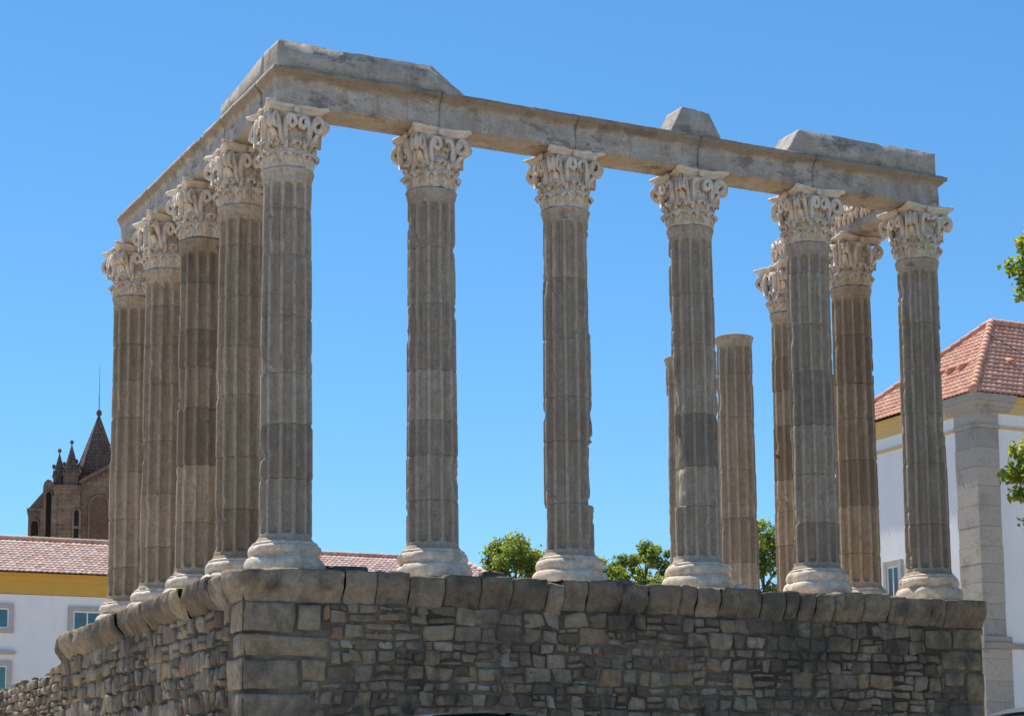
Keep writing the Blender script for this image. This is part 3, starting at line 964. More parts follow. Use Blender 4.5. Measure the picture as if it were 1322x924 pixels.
lab = ['left-row column directly behind the near corner column, half hidden by it', 'third left-row column counted from the near corner', 'fourth left-row column, next to the farthest one', 'farthest left-row column, beside the brown church tower']
for k in range(1, 5):
    make_column(0, SS * k, 10 + k, lab[k - 1], bites=[(LFT, 12, .9 + .3 * k, 3.0 + .4 * k, .02 + .004 * k)])
make_column(5 * FS, SS, 21, 'brownish right-row column with carved capital just behind the right front corner')
make_column(5 * FS, SS * 2, 22, 'right-row column whose capital peeks out left of the front column hiding it')
make_column(5 * FS, SS * 3, 23, 'bare column without capital, its flat shaft top fully visible against the sky', cap=False, joints=[1.6, 2.6, 3.7, 4.9, 5.9])
make_column(5 * FS, SS * 4, 24, 'bare column without capital almost hidden behind the scarred front column', cap=False, bites=[(LFT, 20, 1.8, 5.9, .05)])

# ------------------------------------------------------------------ entablature
AZ0 = 7.842
def loft_block(name, x0, x1, y0, y1, levels, sides, mat, seed, parent=None, er=.014, chip=.11, top=None, step=.07):
    """rectangular block; levels (z, projection); projection only on the named sides l r f b"""
    def ring(pr, z):
        a, b = x0 - pr * .65 * ('l' in sides), x1 + pr * ('r' in sides)
        c, d = y0 - pr * ('f' in sides), y1 + pr * ('b' in sides)
        nx, ny = max(3, int((x1 - x0) / step)), max(3, int((y1 - y0) / step))
        p = [(a + (b - a) * i / nx, c) for i in range(nx)] + [(b, c + (d - c) * i / ny) for i in range(ny)]
        p += [(b - (b - a) * i / nx, d) for i in range(nx)] + [(a, d - (d - c) * i / ny) for i in range(ny)]
        return np.array([(u, v, z) for u, v in p])
    zs = []
    for (za, pa), (zb2, pb) in zip(levels[:-1], levels[1:]):
        m = max(1, int(abs(zb2 - za) / .06))
        for k in range(m):
            f = k / m
            zs.append((za + (zb2 - za) * f, pa + (pb - pa) * f))
    zs.append(levels[-1])
    G = np.array([ring(p, z) for z, p in zs])
    cen = np.array([(x0 + x1) / 2, (y0 + y1) / 2, 0])
    nz = fbm(G, 4, seed, 3) * er
    nch = np.minimum(fbm(G, 2.8, seed + 2, 4) + .22, 0) * chip
    edge = np.zeros(G.shape[:2])
    zz = G[..., 2]
    edge = np.maximum(sstep(.09, .0, levels[-1][0] - zz), sstep(.05, .0, zz - levels[0][0]) * .6)
    pj = np.array([p for z, p in zs])[:, None]
    edge = np.maximum(edge, sstep(.03, .1, pj))
    dx = np.where(np.abs(G[..., 0] - cen[0]) > (x1 - x0) / 2 - .005, np.sign(G[..., 0] - cen[0]), 0)
    dy = np.where(np.abs(G[..., 1] - cen[1]) > (y1 - y0) / 2 - .005, np.sign(G[..., 1] - cen[1]), 0)
    # keep butt joints tight: the ends without projection only move inwards
    amt = nz + nch * (.12 + edge)
    G[..., 0] += dx * np.where(dx != 0, np.minimum(amt, .004), 0)
    G[..., 1] += dy * amt
    G[..., 2] += np.where(edge > .5, np.minimum(nz, 0) * .8, 0)
    mb = MB()
    mb.grid(G, wv=True, flip=True)
    n = G.shape[1]
    mb.f.append(tuple(range(n))[::-1])
    mb.f.append(tuple((G.shape[0] - 1) * n + i for i in range(n)))
    return mb.build(name, mat, parent)

AT = 8.442
LEV = [(AZ0, 0), (AZ0 + .02, .004), (AT - .20, .004), (AT - .195, .030), (AT - .165, .034), (AT - .160, .055), (AT - .12, .085), (AT - .095, .108), (AT - .09, .135), (AT - .05, .14), (AT, .14)]
HW = .43
LEV2 = [(z, p) for z, p in LEV]
grp = 'architrave blocks spanning the columns'
fx = [-.345, 2.575, 5.215, 7.755, 10.295, 13.27]
flab = ['long front architrave block at the near left corner, under the large topmost block', 'second front architrave block from the left, bare on top, between two vertical joints',
        'middle front architrave block, bare on top, left of the small trapezoid stone', 'fourth front architrave block, with the small trapezoid stone on its left end', 'front architrave block at the right end under the long top block']
for i in range(5):
    s = 'fb' + ('l' if i == 0 else '') + ('r' if i == 4 else '')
    x0, x1 = fx[i] + .009, fx[i + 1] - .009
    o = loft_block('architrave_block', x0, x1, -HW, .28, LEV, s, LINTEL, 60 + i)
    tag(o, flab[i], 'architrave', grp)
ly = [.415, 2.35, 4.70, 7.05, 9.28]
llab = ['left-side architrave block next to the near corner', 'second left-side architrave block behind the corner', 'third left-side architrave block, next to the far end', 'far end block of the left-side architrave']
for i in range(4):
    o = loft_block('architrave_block', -.335, .36, ly[i] + .009, ly[i + 1] - .009, LEV, 'lr', LINTEL, 70 + i)
    tag(o, llab[i], 'architrave', grp)
def carved(o, x, y0, y1, z0, z1, seed):
    rng = random.Random(seed)
    mb = MB()
    n = int((y1 - y0) / .15)
    for r in range(2):
        for i in range(n):
            yc, zc = y0 + (i + .5) * (y1 - y0) / n, z0 + (z1 - z0) * (.28 + .45 * r)
            sl = (.09 if r else -.09) * rng.uniform(.5, 1.3)
            yc += rng.uniform(-.025, .025); zc += rng.uniform(-.03, .03)
            pts = [(x - .005, yc - sl * .7, zc - .11), (x - .035, yc - sl * .2, zc - .04), (x - .04, yc + sl * .2, zc + .04), (x - .01, yc + sl * .7, zc + .11)]
            mb.tube(pts, [.018, .045, .045, .018], 6)
    V = np.concatenate(mb.v); mb.v = [V + fbm(V, 9, seed, 2)[:, None] * np.array([.03, .02, .03])]
    mb.t = [np.full((len(V), 3), .5)]
    mb.build('carved_band', MARBLE, o)
RX = 5 * FS
for i, (a, b, lb) in enumerate([(.415, 2.35, 'right-side architrave block with carved inner face behind the right front corner'), (2.36, 4.92, 'right-side architrave block with broken carved end above the hidden right-row column')]):
    xi = (.34, .26)[i]
    o = loft_block('architrave_block', RX - xi, RX + HW, a, b, [(z, p * .3) for z, p in LEV], 'r', LINTEL, 80 + i)
    tag(o, lb, 'architrave', grp)
    carved(o, RX - xi, a + .02, b - .02, AZ0 + .22, AT - .06, 5 + i)

def poly_block(poly, a, b, axis, mat, seed, name, label, slope=None, er=.018, chip=.10):
    """side elevation polygon (u,z), given a thickness from a to b, edges worn"""
    pts = []
    for (p, q) in zip(poly, poly[1:] + poly[:1]):
        L = math.dist(p, q)
        m = max(2, int(L / .06))
        for k in range(m):
            pts.append((p[0] + (q[0] - p[0]) * k / m, p[1] + (q[1] - p[1]) * k / m))
    pts = np.array(pts)
    zmin = pts[:, 1].min()
    D = np.concatenate([[a, a + .01, a + .03], np.linspace(a + .07, b - .07, max(3, int((b - a) / .1))), [b - .03, b - .01, b]])
    G = np.zeros((len(D), len(pts), 3))
    cen = pts.mean(0)
    for i, d in enumerate(D):
        e = min(d - a, b - d)
        k = .02 * (1 - min(e / .03, 1)) ** 2
        pp = pts + (cen - pts) / (np.linalg.norm(cen - pts, axis=1)[:, None] + 1e-6) * k
        pp[:, 1] = np.maximum(pp[:, 1], zmin)
        if axis == 'y':
            G[i] = np.stack([pp[:, 0], np.full(len(pp), d), pp[:, 1]], 1)
        else:
            G[i] = np.stack([np.full(len(pp), d), pp[:, 0], pp[:, 1]], 1)
    up = np.clip((G[..., 2] - zmin) / .1, 0, 1)
    nz = (fbm(G, 3.5, seed, 4) * er + np.minimum(fbm(G, 3, seed + 2, 3) + .2, 0) * chip) * up
    G[..., 2] += nz
    k = 0 if axis == 'y' else 1
    G[..., k] += fbm(G, 4, seed + 7, 3) * er * up
    mb = MB()
    mb.grid(G, wv=True, flip=(axis == 'x'))
    n = len(pts)
    f0, f1 = tuple(range(n)), tuple((len(D) - 1) * n + i for i in range(n))
    mb.f.append(f0 if axis == 'y' else f0[::-1])
    mb.f.append(f1[::-1] if axis == 'y' else f1)
    o = mb.build(name, mat)
    return tag(o, label, 'frieze block', 'frieze blocks lying on the architrave')
Z1 = AT + .004
poly_block([(-.315, Z1), (3.17, Z1), (2.47, Z1 + .50), (-.305, Z1 + .505)], -.40, .36, 'y', LINTEL, 91, 'frieze_block', 'large frieze block with sloping right end on top of the near left corner')
poly_block([(.364, Z1), (2.80, Z1), (2.72, Z1 + .32), (1.8, Z1 + .40), (.364, Z1 + .505)], -.30, .34, 'x', LINTEL, 92, 'frieze_block', 'rough frieze block stepping down along the left-side architrave')
poly_block([(7.17, Z1), (8.32, Z1), (8.05, Z1 + .54), (7.46, Z1 + .565)], -.40, .22, 'y', LINTEL, 93, 'frieze_block', 'small trapezoid stone standing alone on the front architrave')
poly_block([(9.70, Z1), (13.26, Z1), (13.26, Z1 + .51), (10.03, Z1 + .515)], -.40, .34, 'y', LINTEL, 94, 'frieze_block', 'long frieze block with sloped left end on the right end of the front')

# loose stones on the podium floor
def lump(name, label, loc, size, mat, seed, rz=0.0, group=None, cat='stone'):
    u = np.array([-1, -.8, -.3, .3, .8, 1.0])
    mb = MB()
    def face(f):
        a, b = np.meshgrid(u, u, indexing='ij')
        P = f(a, b)
        L = np.linalg.norm(P, axis=-1, keepdims=True)
        P = P * .55 + P / L * .5
        P = P + fbm(P + seed, 1.6, seed, 3)[..., None] * .22 * P
        P = P * np.array(size) / 2
        P[..., 2] = np.maximum(P[..., 2] + size[2] * .42, 0)
        mb.grid(P)
    o1 = lambda a: np.ones_like(a)
    face(lambda a, b: np.stack([a, b, o1(a)], -1)); face(lambda a, b: np.stack([b, a, -o1(a)], -1))
    face(lambda a, b: np.stack([o1(a), a, b], -1)); face(lambda a, b: np.stack([-o1(a), b, a], -1))
    face(lambda a, b: np.stack([b, o1(a), a], -1)); face(lambda a, b: np.stack([a, -o1(a), b], -1))
    o = mb.build(name, mat, smooth=False, loc=loc)
    o.rotation_euler = (0, 0, rz)
    return tag(o, label, cat, group)
lump('loose_stone', 'dark flat stone on the podium edge beside the corner column', (.93, -.42, -.05), (.62, .35, .20), DARKSTONE, 3)
lump('loose_stone', 'dark flat stone on the podium just right of the second front column', (3.42, -.62, -.05), (.40, .3, .19), DARKSTONE, 4)
lump('loose_stone', 'grey flat stone on the podium between the notched and scarred columns', (5.9, -.35, -.05), (.6, .4, .17), DARKSTONE, 8)
lump('loose_stone', 'small whitish stone at the foot of the scarred front column', (8.25, -.72, -.05), (.2, .15, .14), PALESTONE, 6)
lump('brick_fragment', 'dark red brick fragment standing against the corner column base', (.66, -.05, -.05), (.14, .14, .24), BRICK, 9, cat='brick')

# small bird at the edge of a rear shaft
bd = MB()
ss = np.linspace(0, 1, 12)
rad = np.interp(ss, [0, .08, .22, .32, .42, .65, .82, 1], [.004, .012, .03, .03, .045, .04, .016, .01])
pts = np.stack([12.59 - .10 + .17 * (1 - ss) * 0 + .0 - .15 * (.5 - ss) * -1 * 0 + (-.11 + .17 * ss), 4.5 + 0 * ss, 3.585 + .03 * np.cos(ss * 3)], 1)
bd.tube(pts, rad, 10)
tag(bd.build('small_bird', m_simple('bird_feathers', (0.10, 0.06, 0.055), .4, 30, .8, .3)), 'tiny dark bird clinging to the left edge of a right-row shaft', 'bird')

# ------------------------------------------------------------------ roofs
def roof_face(mb, p_eL, p_eR, p_tL, p_tR, seed, pitch=.24, rowh=.36, amp=.04):
    """tiled slope between an eave line and a top line (top may shrink to a point)"""
    eL, eR, tL, tR = (np.array(p, float) for p in (p_eL, p_eR, p_tL, p_tR))
    U = (eR - eL); Lu = np.linalg.norm(U); U /= Lu
    up = tL - eL; up = up - U * (up @ U)
    Lv = np.linalg.norm(up); Vv = up / Lv
    N = np.cross(U, Vv)
    if N[2] < 0: N = -N
    a0, a1 = 0.0, (tL - eL) @ U
    b0, b1 = Lu, (tR - eL) @ U
    rows = int(Lv / rowh)
    rng = np.random.default_rng(seed)
    per = 6
    ncol = int(Lu / pitch)
    uu = np.arange(-per * 0, (ncol + 1) * per + 1) * pitch / per
    jit = rng.random((rows + 1, ncol + 2))
    for r in range(rows):
        v0, v1 = r * rowh - .03, min((r + 1) * rowh, Lv)
        lo = [a0 + (a1 - a0) * v / Lv for v in (v0, v1)]
        hi = [b0 + (b1 - b0) * v / Lv for v in (v0, v1)]
        sel = uu[(uu >= min(lo) - pitch) & (uu <= max(hi) + pitch)]
        if len(sel) < 3: continue
        cell = np.clip((sel / pitch).astype(int), 0, ncol + 1)
        prof = np.abs(np.sin(sel / pitch * np.pi)) ** .8 * amp
        jh = (jit[r, cell] - .5) * .012
        G = np.zeros((3, len(sel), 3))
        for k, (v, l, h, lift) in enumerate(((v0, lo[0], hi[0], .012), (v0 + .001, lo[0], hi[0], .020), (v1, lo[1], hi[1], .0))):
            su = np.clip(sel, l, max(h, l + .001))
            G[k] = eL + su[:, None] * U + v * Vv + (prof + lift + jh)[:, None] * N
        tint = np.zeros((3, len(sel), 3))
        tint[..., 0] = np.clip(jit[r, cell][None] * .8 + .1 + .1 * rng.random((3, len(sel))), 0, 1)
        mb.grid(G, tint=tint.reshape(-1, 3))

def ridge(mb, p, q, rad=.11, seed=0):
    p, q = np.array(p, float), np.array(q, float)
    L = np.linalg.norm(q - p)
    n = max(2, int(L / .38))
    rng = random.Random(seed)
    for i in range(n):
        a, b = p + (q - p) * i / n, p + (q - p) * (i + 1.12) / n
        mb.tube([a, a + (b - a) * .5, b], [rad * 1.08, rad, rad * .9], 8, tint=(rng.uniform(.2, .75), 0, 0))

def window(parent, org, wall, x0, x1, z0, z1, fr=.2, cap=None, dep=.12):
    """wall: 'f' faces -y (x along wall), 's' faces -x (y along wall); coordinates local to the parent"""
    def bx(mb, a, b, c, d, o0, o1):
        if wall == 'f': mb.box(a, b, org - o1, org - o0, c, d)
        else: mb.box(org - o1, org - o0, a, b, c, d)
    f = MB()
    bx(f, x0, x0 + fr, z0, z1, -.02, .10); bx(f, x1 - fr, x1, z0, z1, -.02, .10)
    bx(f, x0 + fr, x1 - fr, z1 - fr, z1, -.02, .095); bx(f, x0 + fr, x1 - fr, z0, z0 + fr, -.02, .11)
    w = f.build('window', TRIM, parent, False)
    s = MB()
    a, b, c, d = x0 + fr, x1 - fr, z0 + fr, z1 - fr
    t = .06
    bx(s, a, a + t, c, d, -.01, .055); bx(s, b - t, b, c, d, -.01, .055); bx(s, a + t, b - t, d - t, d, -.01, .052); bx(s, a + t, b - t, c, c + t, -.01, .052)
    m = (a + b) / 2
    bx(s, m - .025, m + .025, c + t, d - t, -.01, .048)
    s.build('sash', PAINT_W, w, False)
    p = MB()
    bx(p, a + t, b - t, c + t, d - t, -.01, .03)
    p.build('pane', GLASS, w, False)
    if cap:
        k = MB()
        bx(k, x0 - .12, x1 + .12, z1 + .30, z1 + .42, -.02, .22)
        k.build('window_cornice', TRIM, w, False)

# left building: long white wing with ochre band
lb = thing('white_building', 'long white building with ochre band and low tiled roof behind the left columns', 'building', (-20, 59.6, GZ))
LBO = np.array([-20, 59.6, GZ])
def part(mb, name, mat, par, org, smooth=False, tint=False):
    mb.v = [v - org for v in mb.v]
    return mb.build(name, mat, par, smooth, tint=tint)
XL, XR = -22.0, 32.4
LW = MB()
# wall with window holes built from strips
wins = [(x, x + 1.62, 4.72, 6.0) for x in (10.88 - 4 * 4, 10.88 + 4.15 * 1, 10.88 + 8.3, 10.88 + 12.45, 10.88 + 16.6)]
wins = [(6.95, 8.56, 4.76, 6.02), (10.88, 12.5, 4.72, 5.99)] + [(10.88 + 4.15 * k, 12.5 + 4.15 * k, 4.72, 5.99) for k in (1, 2, 3, 4)] + [(6.95 - 4.0 * k, 8.56 - 4.0 * k, 4.74, 6.0) for k in (1, 2, 3)]
wins += [(6.95, 8.53, 1.2, 3.56), (10.9, 12.5, 1.2, 3.54), (2.95, 4.55, 1.2, 3.56)]
LW.box(XL, XR, 59.6, 67.9, GZ, 6.44)
part(LW, 'wall', WHITE, lb, LBO)
OB = MB()
OB.box(XL - .02, XR + .02, 59.55, 67.95, 6.46, 7.30)
OB.box(XL - .06, XR + .06, 59.49, 68.0, 7.0, 7.24)
OB.box(XL - .12, XR + .12, 59.40, 68.05, 7.24, 7.36)
part(OB, 'ochre_band', YELLOW, lb, LBO)
RF = MB()
roof_face(RF, (XL - .2, 59.2, 7.38), (XR + .15, 59.2, 7.38), (XL + 1, 63.8, 9.43), (31.2, 63.8, 9.43), 4)
roof_face(RF, (XR + .15, 59.2, 7.38), (XR + .15, 68.4, 7.38), (31.2, 63.8, 9.43), (31.2, 63.801, 9.43), 5)
roof_face(RF, (XL - .2, 68.4, 7.38), (XR + .15, 68.4, 7.38), (XL + 1, 63.8, 9.43), (31.2, 63.8, 9.43), 6)
ridge(RF, (XL + 1, 63.8, 9.47), (31.2, 63.8, 9.47), .12, 1)
ridge(RF, (31.2, 63.8, 9.47), (XR + .15, 59.2, 7.45), .12, 2)
part(RF, 'roof', TILE, lb, LBO, True, True)
for (a, b, c, d) in wins:
    window(lb, -.015, 'f', a - LBO[0], b - LBO[0], c - LBO[2], d - LBO[2], .2, cap=(c < 3))

# right building: white with granite corner pilaster, hipped roof
RBO = np.array([28.55, 18.2, GZ])
rb = thing('white_building', 'white building with granite corner pilaster and steep hipped tile roof at right', 'building', tuple(RBO))
BX, BY, BX2, BY2 = 28.55, 18.2, 52.0, 25.6
B = MB()
B.box(BX, BX2, BY, BY2, GZ, 8.2)
part(B, 'wall', WHITE, rb, RBO)
B = MB()
B.box(BX - .02, BX2, BY - .02, BY2 + .02, 8.42, 8.78)
B.box(BX - .015, BX2, BY - .015, BY2 + .015, 8.203, 8.418) if False else None
B.box(BX - .05, BX2, BY - .05, BY2 + .05, 7.93, 8.02)
B.box(BX - .10, BX2, BY - .10, BY2 + .1, 8.78, 8.88)
B.box(BX - .18, BX2, BY - .18, BY2 + .18, 8.88, 8.97)
part(B, 'ochre_band', OCHRE_PALE, rb, RBO)
B = MB()
B.box(BX + .01, BX2, BY + .01, BY2 - .01, 8.2, 8.9)
part(B, 'upper_wall', WHITE, rb, RBO)
# pilaster with capital mouldings, string course and pedestal
pq = MB()
rq = random.Random(3)
z = 1.42
while z < 7.7:
    h = rq.uniform(.48, .68)
    h = min(h, 7.9 - z)
    pq.box(BX - .09 + rq.uniform(-.004, .004), BX + .78 + rq.uniform(-.02, .02), BY - .09 + rq.uniform(-.004, .004), BY + .98 + rq.uniform(-.03, .03), z + .004, z + h - .004, (rq.random(), 0, 0))
    z += h
pq.box(BX - .13, BX + .82, BY - .13, BY + 1.02, 7.905, 8.03, (.5, 0, 0))
pq.box(BX - .10, BX + .80, BY - .10, BY + 1.0, 8.03, 8.46, (.6, 0, 0))
pq.box(BX - .16, BX + 1.25, BY - .16, BY + 1.3, 8.46, 8.60, (.5, 0, 0))
pq.box(BX - .22, BX + 1.35, BY - .22, BY + 1.4, 8.60, 8.76, (.7, 0, 0))
pq.box(BX - .30, BX + 1.42, BY - .30, BY + 1.5, 8.76, 8.975, (.4, 0, 0))
z = GZ
while z < 1.0:
    h = min(rq.uniform(.5, .7), 1.03 - z)
    pq.box(BX - .16, BX + .90, BY - .16, BY + 1.1, z + .004, z + h - .004, (rq.random(), 0, 0))
    z += h
pq.box(BX - .24, BX + .98, BY - .24, BY + 1.18, 1.035, 1.22, (.1, 0, 0))
pq.box(BX - .17, BX + .93, BY - .17, BY + 1.12, 1.22, 1.415, (.2, 0, 0))
part(pq, 'corner_pilaster', QUOIN_TINT, rb, RBO, tint=True)
B = MB()
B.box(BX + .985, BX2, BY - .12, BY + .05, 1.05, 1.2)
B.box(BX - .12, BX + .05, BY + 1.19, BY2, 1.05, 1.2)
part(B, 'string_course', QUOIN, rb, RBO)
RF = MB()
EX, EY, EZ = 28.2404, 17.893, 8.985
E2 = EY + 8.0
pk = (EX + 4.0, EY + 4.0, EZ + 3.42)
pe = (BX2 - 3, EY + 4.0, EZ + 3.42)
roof_face(RF, (EX, E2, EZ), (EX, EY, EZ), pk, (pk[0], pk[1] - .001, pk[2]), 7, pitch=.21, rowh=.30, amp=.04)
roof_face(RF, (EX, EY, EZ), (BX2 + .3, EY, EZ), pk, pe, 8, pitch=.21, rowh=.30, amp=.04)
roof_face(RF, (EX, E2, EZ), (BX2 + .3, E2, EZ), pk, pe, 9, pitch=.21, rowh=.30, amp=.04)
ridge(RF, (EX, EY, EZ + .05), (pk[0], pk[1], pk[2] + .05), .13, 3)
ridge(RF, (EX, E2, EZ + .05), (pk[0], pk[1], pk[2] + .05), .13, 4)
ridge(RF, (pk[0], pk[1], pk[2] + .05), (pe[0], pe[1], pe[2] + .05), .13, 5)
rq = random.Random(9)
for k in range(3):    # little vent tiles half way up the left slope
    yv = EY + 2.4 + k * .62
    c = np.array([EX + 1.55, yv, EZ + 1.55 * .855 + .10])
    RF.tube([c + (-.16, 0, -.10), c, c + (.22, 0, .12)], [.13, .12, .05], 8, tint=(.35, 0, 0))
for (dx, dy) in ((1.7, 1.7), (2.0, 1.15), (3.0, .9)):
    c = np.array([EX + dx + 1.2, EY + dy, EZ + dy * .855 + .1])
    RF.tube([c + (0, -.16, -.10), c, c + (0, .22, .12)], [.12, .11, .05], 8, tint=(.3, 0, 0))
part(RF, 'roof', TILE_R, rb, RBO, True, True)
wr = MB()
wr.tube([(EX + 3.0, EY + 2.95, EZ + 2.75), (EX + 3.9, EY + 2.0, EZ + 1.85)], .012, 6)
part(wr, 'roof_cable', IRON, rb, RBO)
window(rb, -.012, 's', 22.30 - RBO[1], 23.3 - RBO[1], 2.75 - RBO[2], 4.30 - RBO[2], .17)
window(rb, -.012, 'f', 33.0 - RBO[0], 34.3 - RBO[0], 2.6 - RBO[2], 4.9 - RBO[2], .2)

# ------------------------------------------------------------------ cathedral tower far behind
CT = np.array([34.0, 146.5, GZ])
ct = thing('church_tower', 'brown stone church tower with conical spires beyond the white building roof', 'church', tuple(CT))
def ngon_tower(mb, cx, cy, r, z0, z1, n, rot=0, r1=None):
    r1 = r if r1 is None else r1
    a = np.linspace(0, 2 * np.pi, n, endpoint=False) + rot
    lo = np.stack([cx + r * np.cos(a), cy + r * np.sin(a), np.full(n, z0)], 1)
    hi = np.stack([cx + r1 * np.cos(a), cy + r1 * np.sin(a), np.full(n, z1)], 1)
    f = [(i, (i + 1) % n, n + (i + 1) % n, n + i) for i in range(n)] + [tuple(range(n, 2 * n)), tuple(range(n))[::-1]]
    mb.add(np.concatenate([lo, hi]), f)
def cone(mb, cx, cy, r, z0, z1, n=10, bulge=.12):
    s = np.linspace(0, 1, 9)
    rr = r * (1 - s) + r * bulge * np.sin(s * np.pi)
    a = np.linspace(0, 2 * np.pi, n, endpoint=False)
    G = np.stack([cx + rr[:, None] * np.cos(a), cy + rr[:, None] * np.sin(a), np.broadcast_to((z0 + (z1 - z0) * s)[:, None], (9, n))], -1)
    mb.grid(G, wv=True)
    b = mb.n
    th = np.linspace(0, np.pi, 7)[:, None]
    k = max(.16, r * .13)
    G = np.stack([cx + k * np.sin(th) * np.cos(a), cy + k * np.sin(th) * np.sin(a), np.broadcast_to(z1 + k * .6 + k * 1.3 * np.cos(th), (7, n))], -1)
    mb.grid(G, wv=True, flip=True)
body = MB()
# local axes: u to the right, v away, z above its own base; the tower is turned a little on its plot
ct.rotation_euler = (0, 0, R(-14.3))
ZG = -GZ
def arch(par, name, u, v, z0, z1, w):
    mb = MB()
    r = w / 2
    poly = [(u - r, z0), (u + r, z0)] + [(u + r * math.cos(a), z1 - r + r * 1.3 * math.sin(a)) for a in np.linspace(0, math.pi, 9)]
    mb.prism(poly, v - .04, v + .3)
    mb.build(name, DARKV, par, False)
    fr_ = MB()
    a = np.linspace(0, np.pi, 12)
    pts = [(u - r - .08, v - .08, z0)] + [(u + (r + .08) * -math.cos(t), v - .08, z1 - r + (r + .08) * 1.3 * math.sin(t)) for t in a] + [(u + r + .08, v - .08, z0)]
    fr_.tube(pts, .09, 6)
    fr_.build('arch_moulding', CATH, par)
b = MB()
ngon_tower(b, .45, .6, 2.7, 0, 26.4 + ZG, 8, R(22.5))
ngon_tower(b, .45, .6, 2.9, 26.4 + ZG, 26.65 + ZG, 8, R(22.5))
ngon_tower(b, .2, .6, 1.7, 26.65 + ZG, 27.5 + ZG, 8, R(22.5))
b.box(-1.35, 2.6, -2.55, 1.0, 0, 25.9 + ZG)
b.prism([(-1.45, 25.75 + ZG), (2.6, 28.2 + ZG), (2.6, 28.5 + ZG), (-1.45, 26.05 + ZG)], -2.85, -.8)
b.prism([(-1.35, 25.6 + ZG), (2.6, 25.6 + ZG), (2.6, 28.2 + ZG), (-1.35, 25.85 + ZG)], -2.6, -1.0)
for k in range(9):
    b.box(-1.25 + k * .42, -1.05 + k * .42, -2.8, -2.5, 25.45 + k * .255 + ZG, 25.72 + k * .255 + ZG)
b.build('tower_body', CATH, ct, False)
b = MB()
cone(b, .05, .6, 1.85, 27.0 + ZG, 32.4 + ZG, 8, .05)
for k in range(8):
    a0 = k * np.pi / 4
    b.tube([(.05 + 1.9 * (1 - f) * math.cos(a0), .6 + 1.9 * (1 - f) * math.sin(a0), 27.0 + 5.4 * f + ZG) for f in np.linspace(0, .97, 6)], [.09, .085, .08, .07, .06, .05], 5)
b.build('spire', SPIRE, ct, False)
b = MB()
b.box(-3.45, -1.36, -3.3, -.6, 0, 25.1 + ZG)
b.box(-3.6, -1.2, -3.45, -.45, 25.1 + ZG, 25.35 + ZG)
b.box(-3.52, -1.28, -3.37, -.53, 25.35 + ZG, 25.55 + ZG)
b.box(-3.5, -1.31, -3.36, -.55, 21.9 + ZG, 22.1 + ZG)
b.box(-3.62, -3.2, -3.45, -3.0, 0, 24.6 + ZG)
b.build('turret_pier', CATH, ct, False)
for (u, v, r, zt) in ((-3.1, -1.1, .5, 28.75), (-2.1, -2.5, .66, 29.25), (-1.72, -1.0, .46, 27.9)):
    b = MB()
    ngon_tower(b, u, v, r, 25.5 + ZG, 26.5 + ZG, 8, .3)
    ngon_tower(b, u, v, r * 1.18, 26.5 + ZG, 26.68 + ZG, 8, .3)
    cone(b, u, v, r * 1.0, 26.66 + ZG, zt + ZG, 8, .02)
    for k in range(4):
        a0 = k * np.pi / 2 + .3
        cone(b, u + r * .95 * math.cos(a0), v + r * .95 * math.sin(a0), r * .26, 26.5 + ZG, 27.35 + ZG, 5, .0)
    b.build('pinnacle', SPIRE, ct, False)
b = MB()
b.box(-5.5, -3.44, -1.8, 2.6, 0, 23.5 + ZG)
b.box(-5.62, -3.44, -1.95, 2.7, 23.5 + ZG, 23.75 + ZG)
b.prism([(-5.5, 23.75 + ZG), (-3.44, 23.75 + ZG), (-3.44, 26.0 + ZG), (-3.7, 26.0 + ZG)], -1.7, 2.0)
a = np.linspace(0, np.pi, 10)
b.prism([(-4.35, 23.5 + ZG)] + [(-3.9 - .45 * math.cos(t), 25.4 + ZG + .75 * math.sin(t)) for t in a] + [(-3.45, 23.5 + ZG)], -2.4, -1.6)
b.box(-4.5, -4.2, -2.5, -1.7, 0, 23.6 + ZG)
b.build('side_aisle', CATH, ct, False)
arch(ct, 'arched_window', -4.95, -1.8, 20.4 + ZG, 22.6 + ZG, .58)
arch(ct, 'arched_window', -3.85, -2.4, 21.4 + ZG, 25.0 + ZG, .4)
arch(ct, 'arched_window', -1.60, -3.3, 20.0 + ZG, 23.4 + ZG, .38)
b = MB()
b.prism([(-.55, 0)] + [(.2 - .75 * math.cos(t), 24.0 + ZG + .8 * math.sin(t)) for t in a] + [(.95, 0)], -2.62, -2.5)
b.build('blind_arch', CATH_RED, ct, False)
b = MB()
b.tube([(-.62, -2.62, 15 + ZG)] + [(.2 - .82 * math.cos(t), -2.62, 24.0 + ZG + .88 * math.sin(t)) for t in a] + [(1.02, -2.62, 15 + ZG)], .10, 6)
b.build('arch_moulding', CATH, ct)
b = MB()
b.tube([(.05, .6, 32.3 + ZG), (.05, .6, 34.6 + ZG)], [.04, .03], 6)
b.tube([(.05, .6, 34.5 + ZG), (.05, .6, 36.8 + ZG)], [.02, .012], 6)
b.build('lightning_rod', IRON, ct)

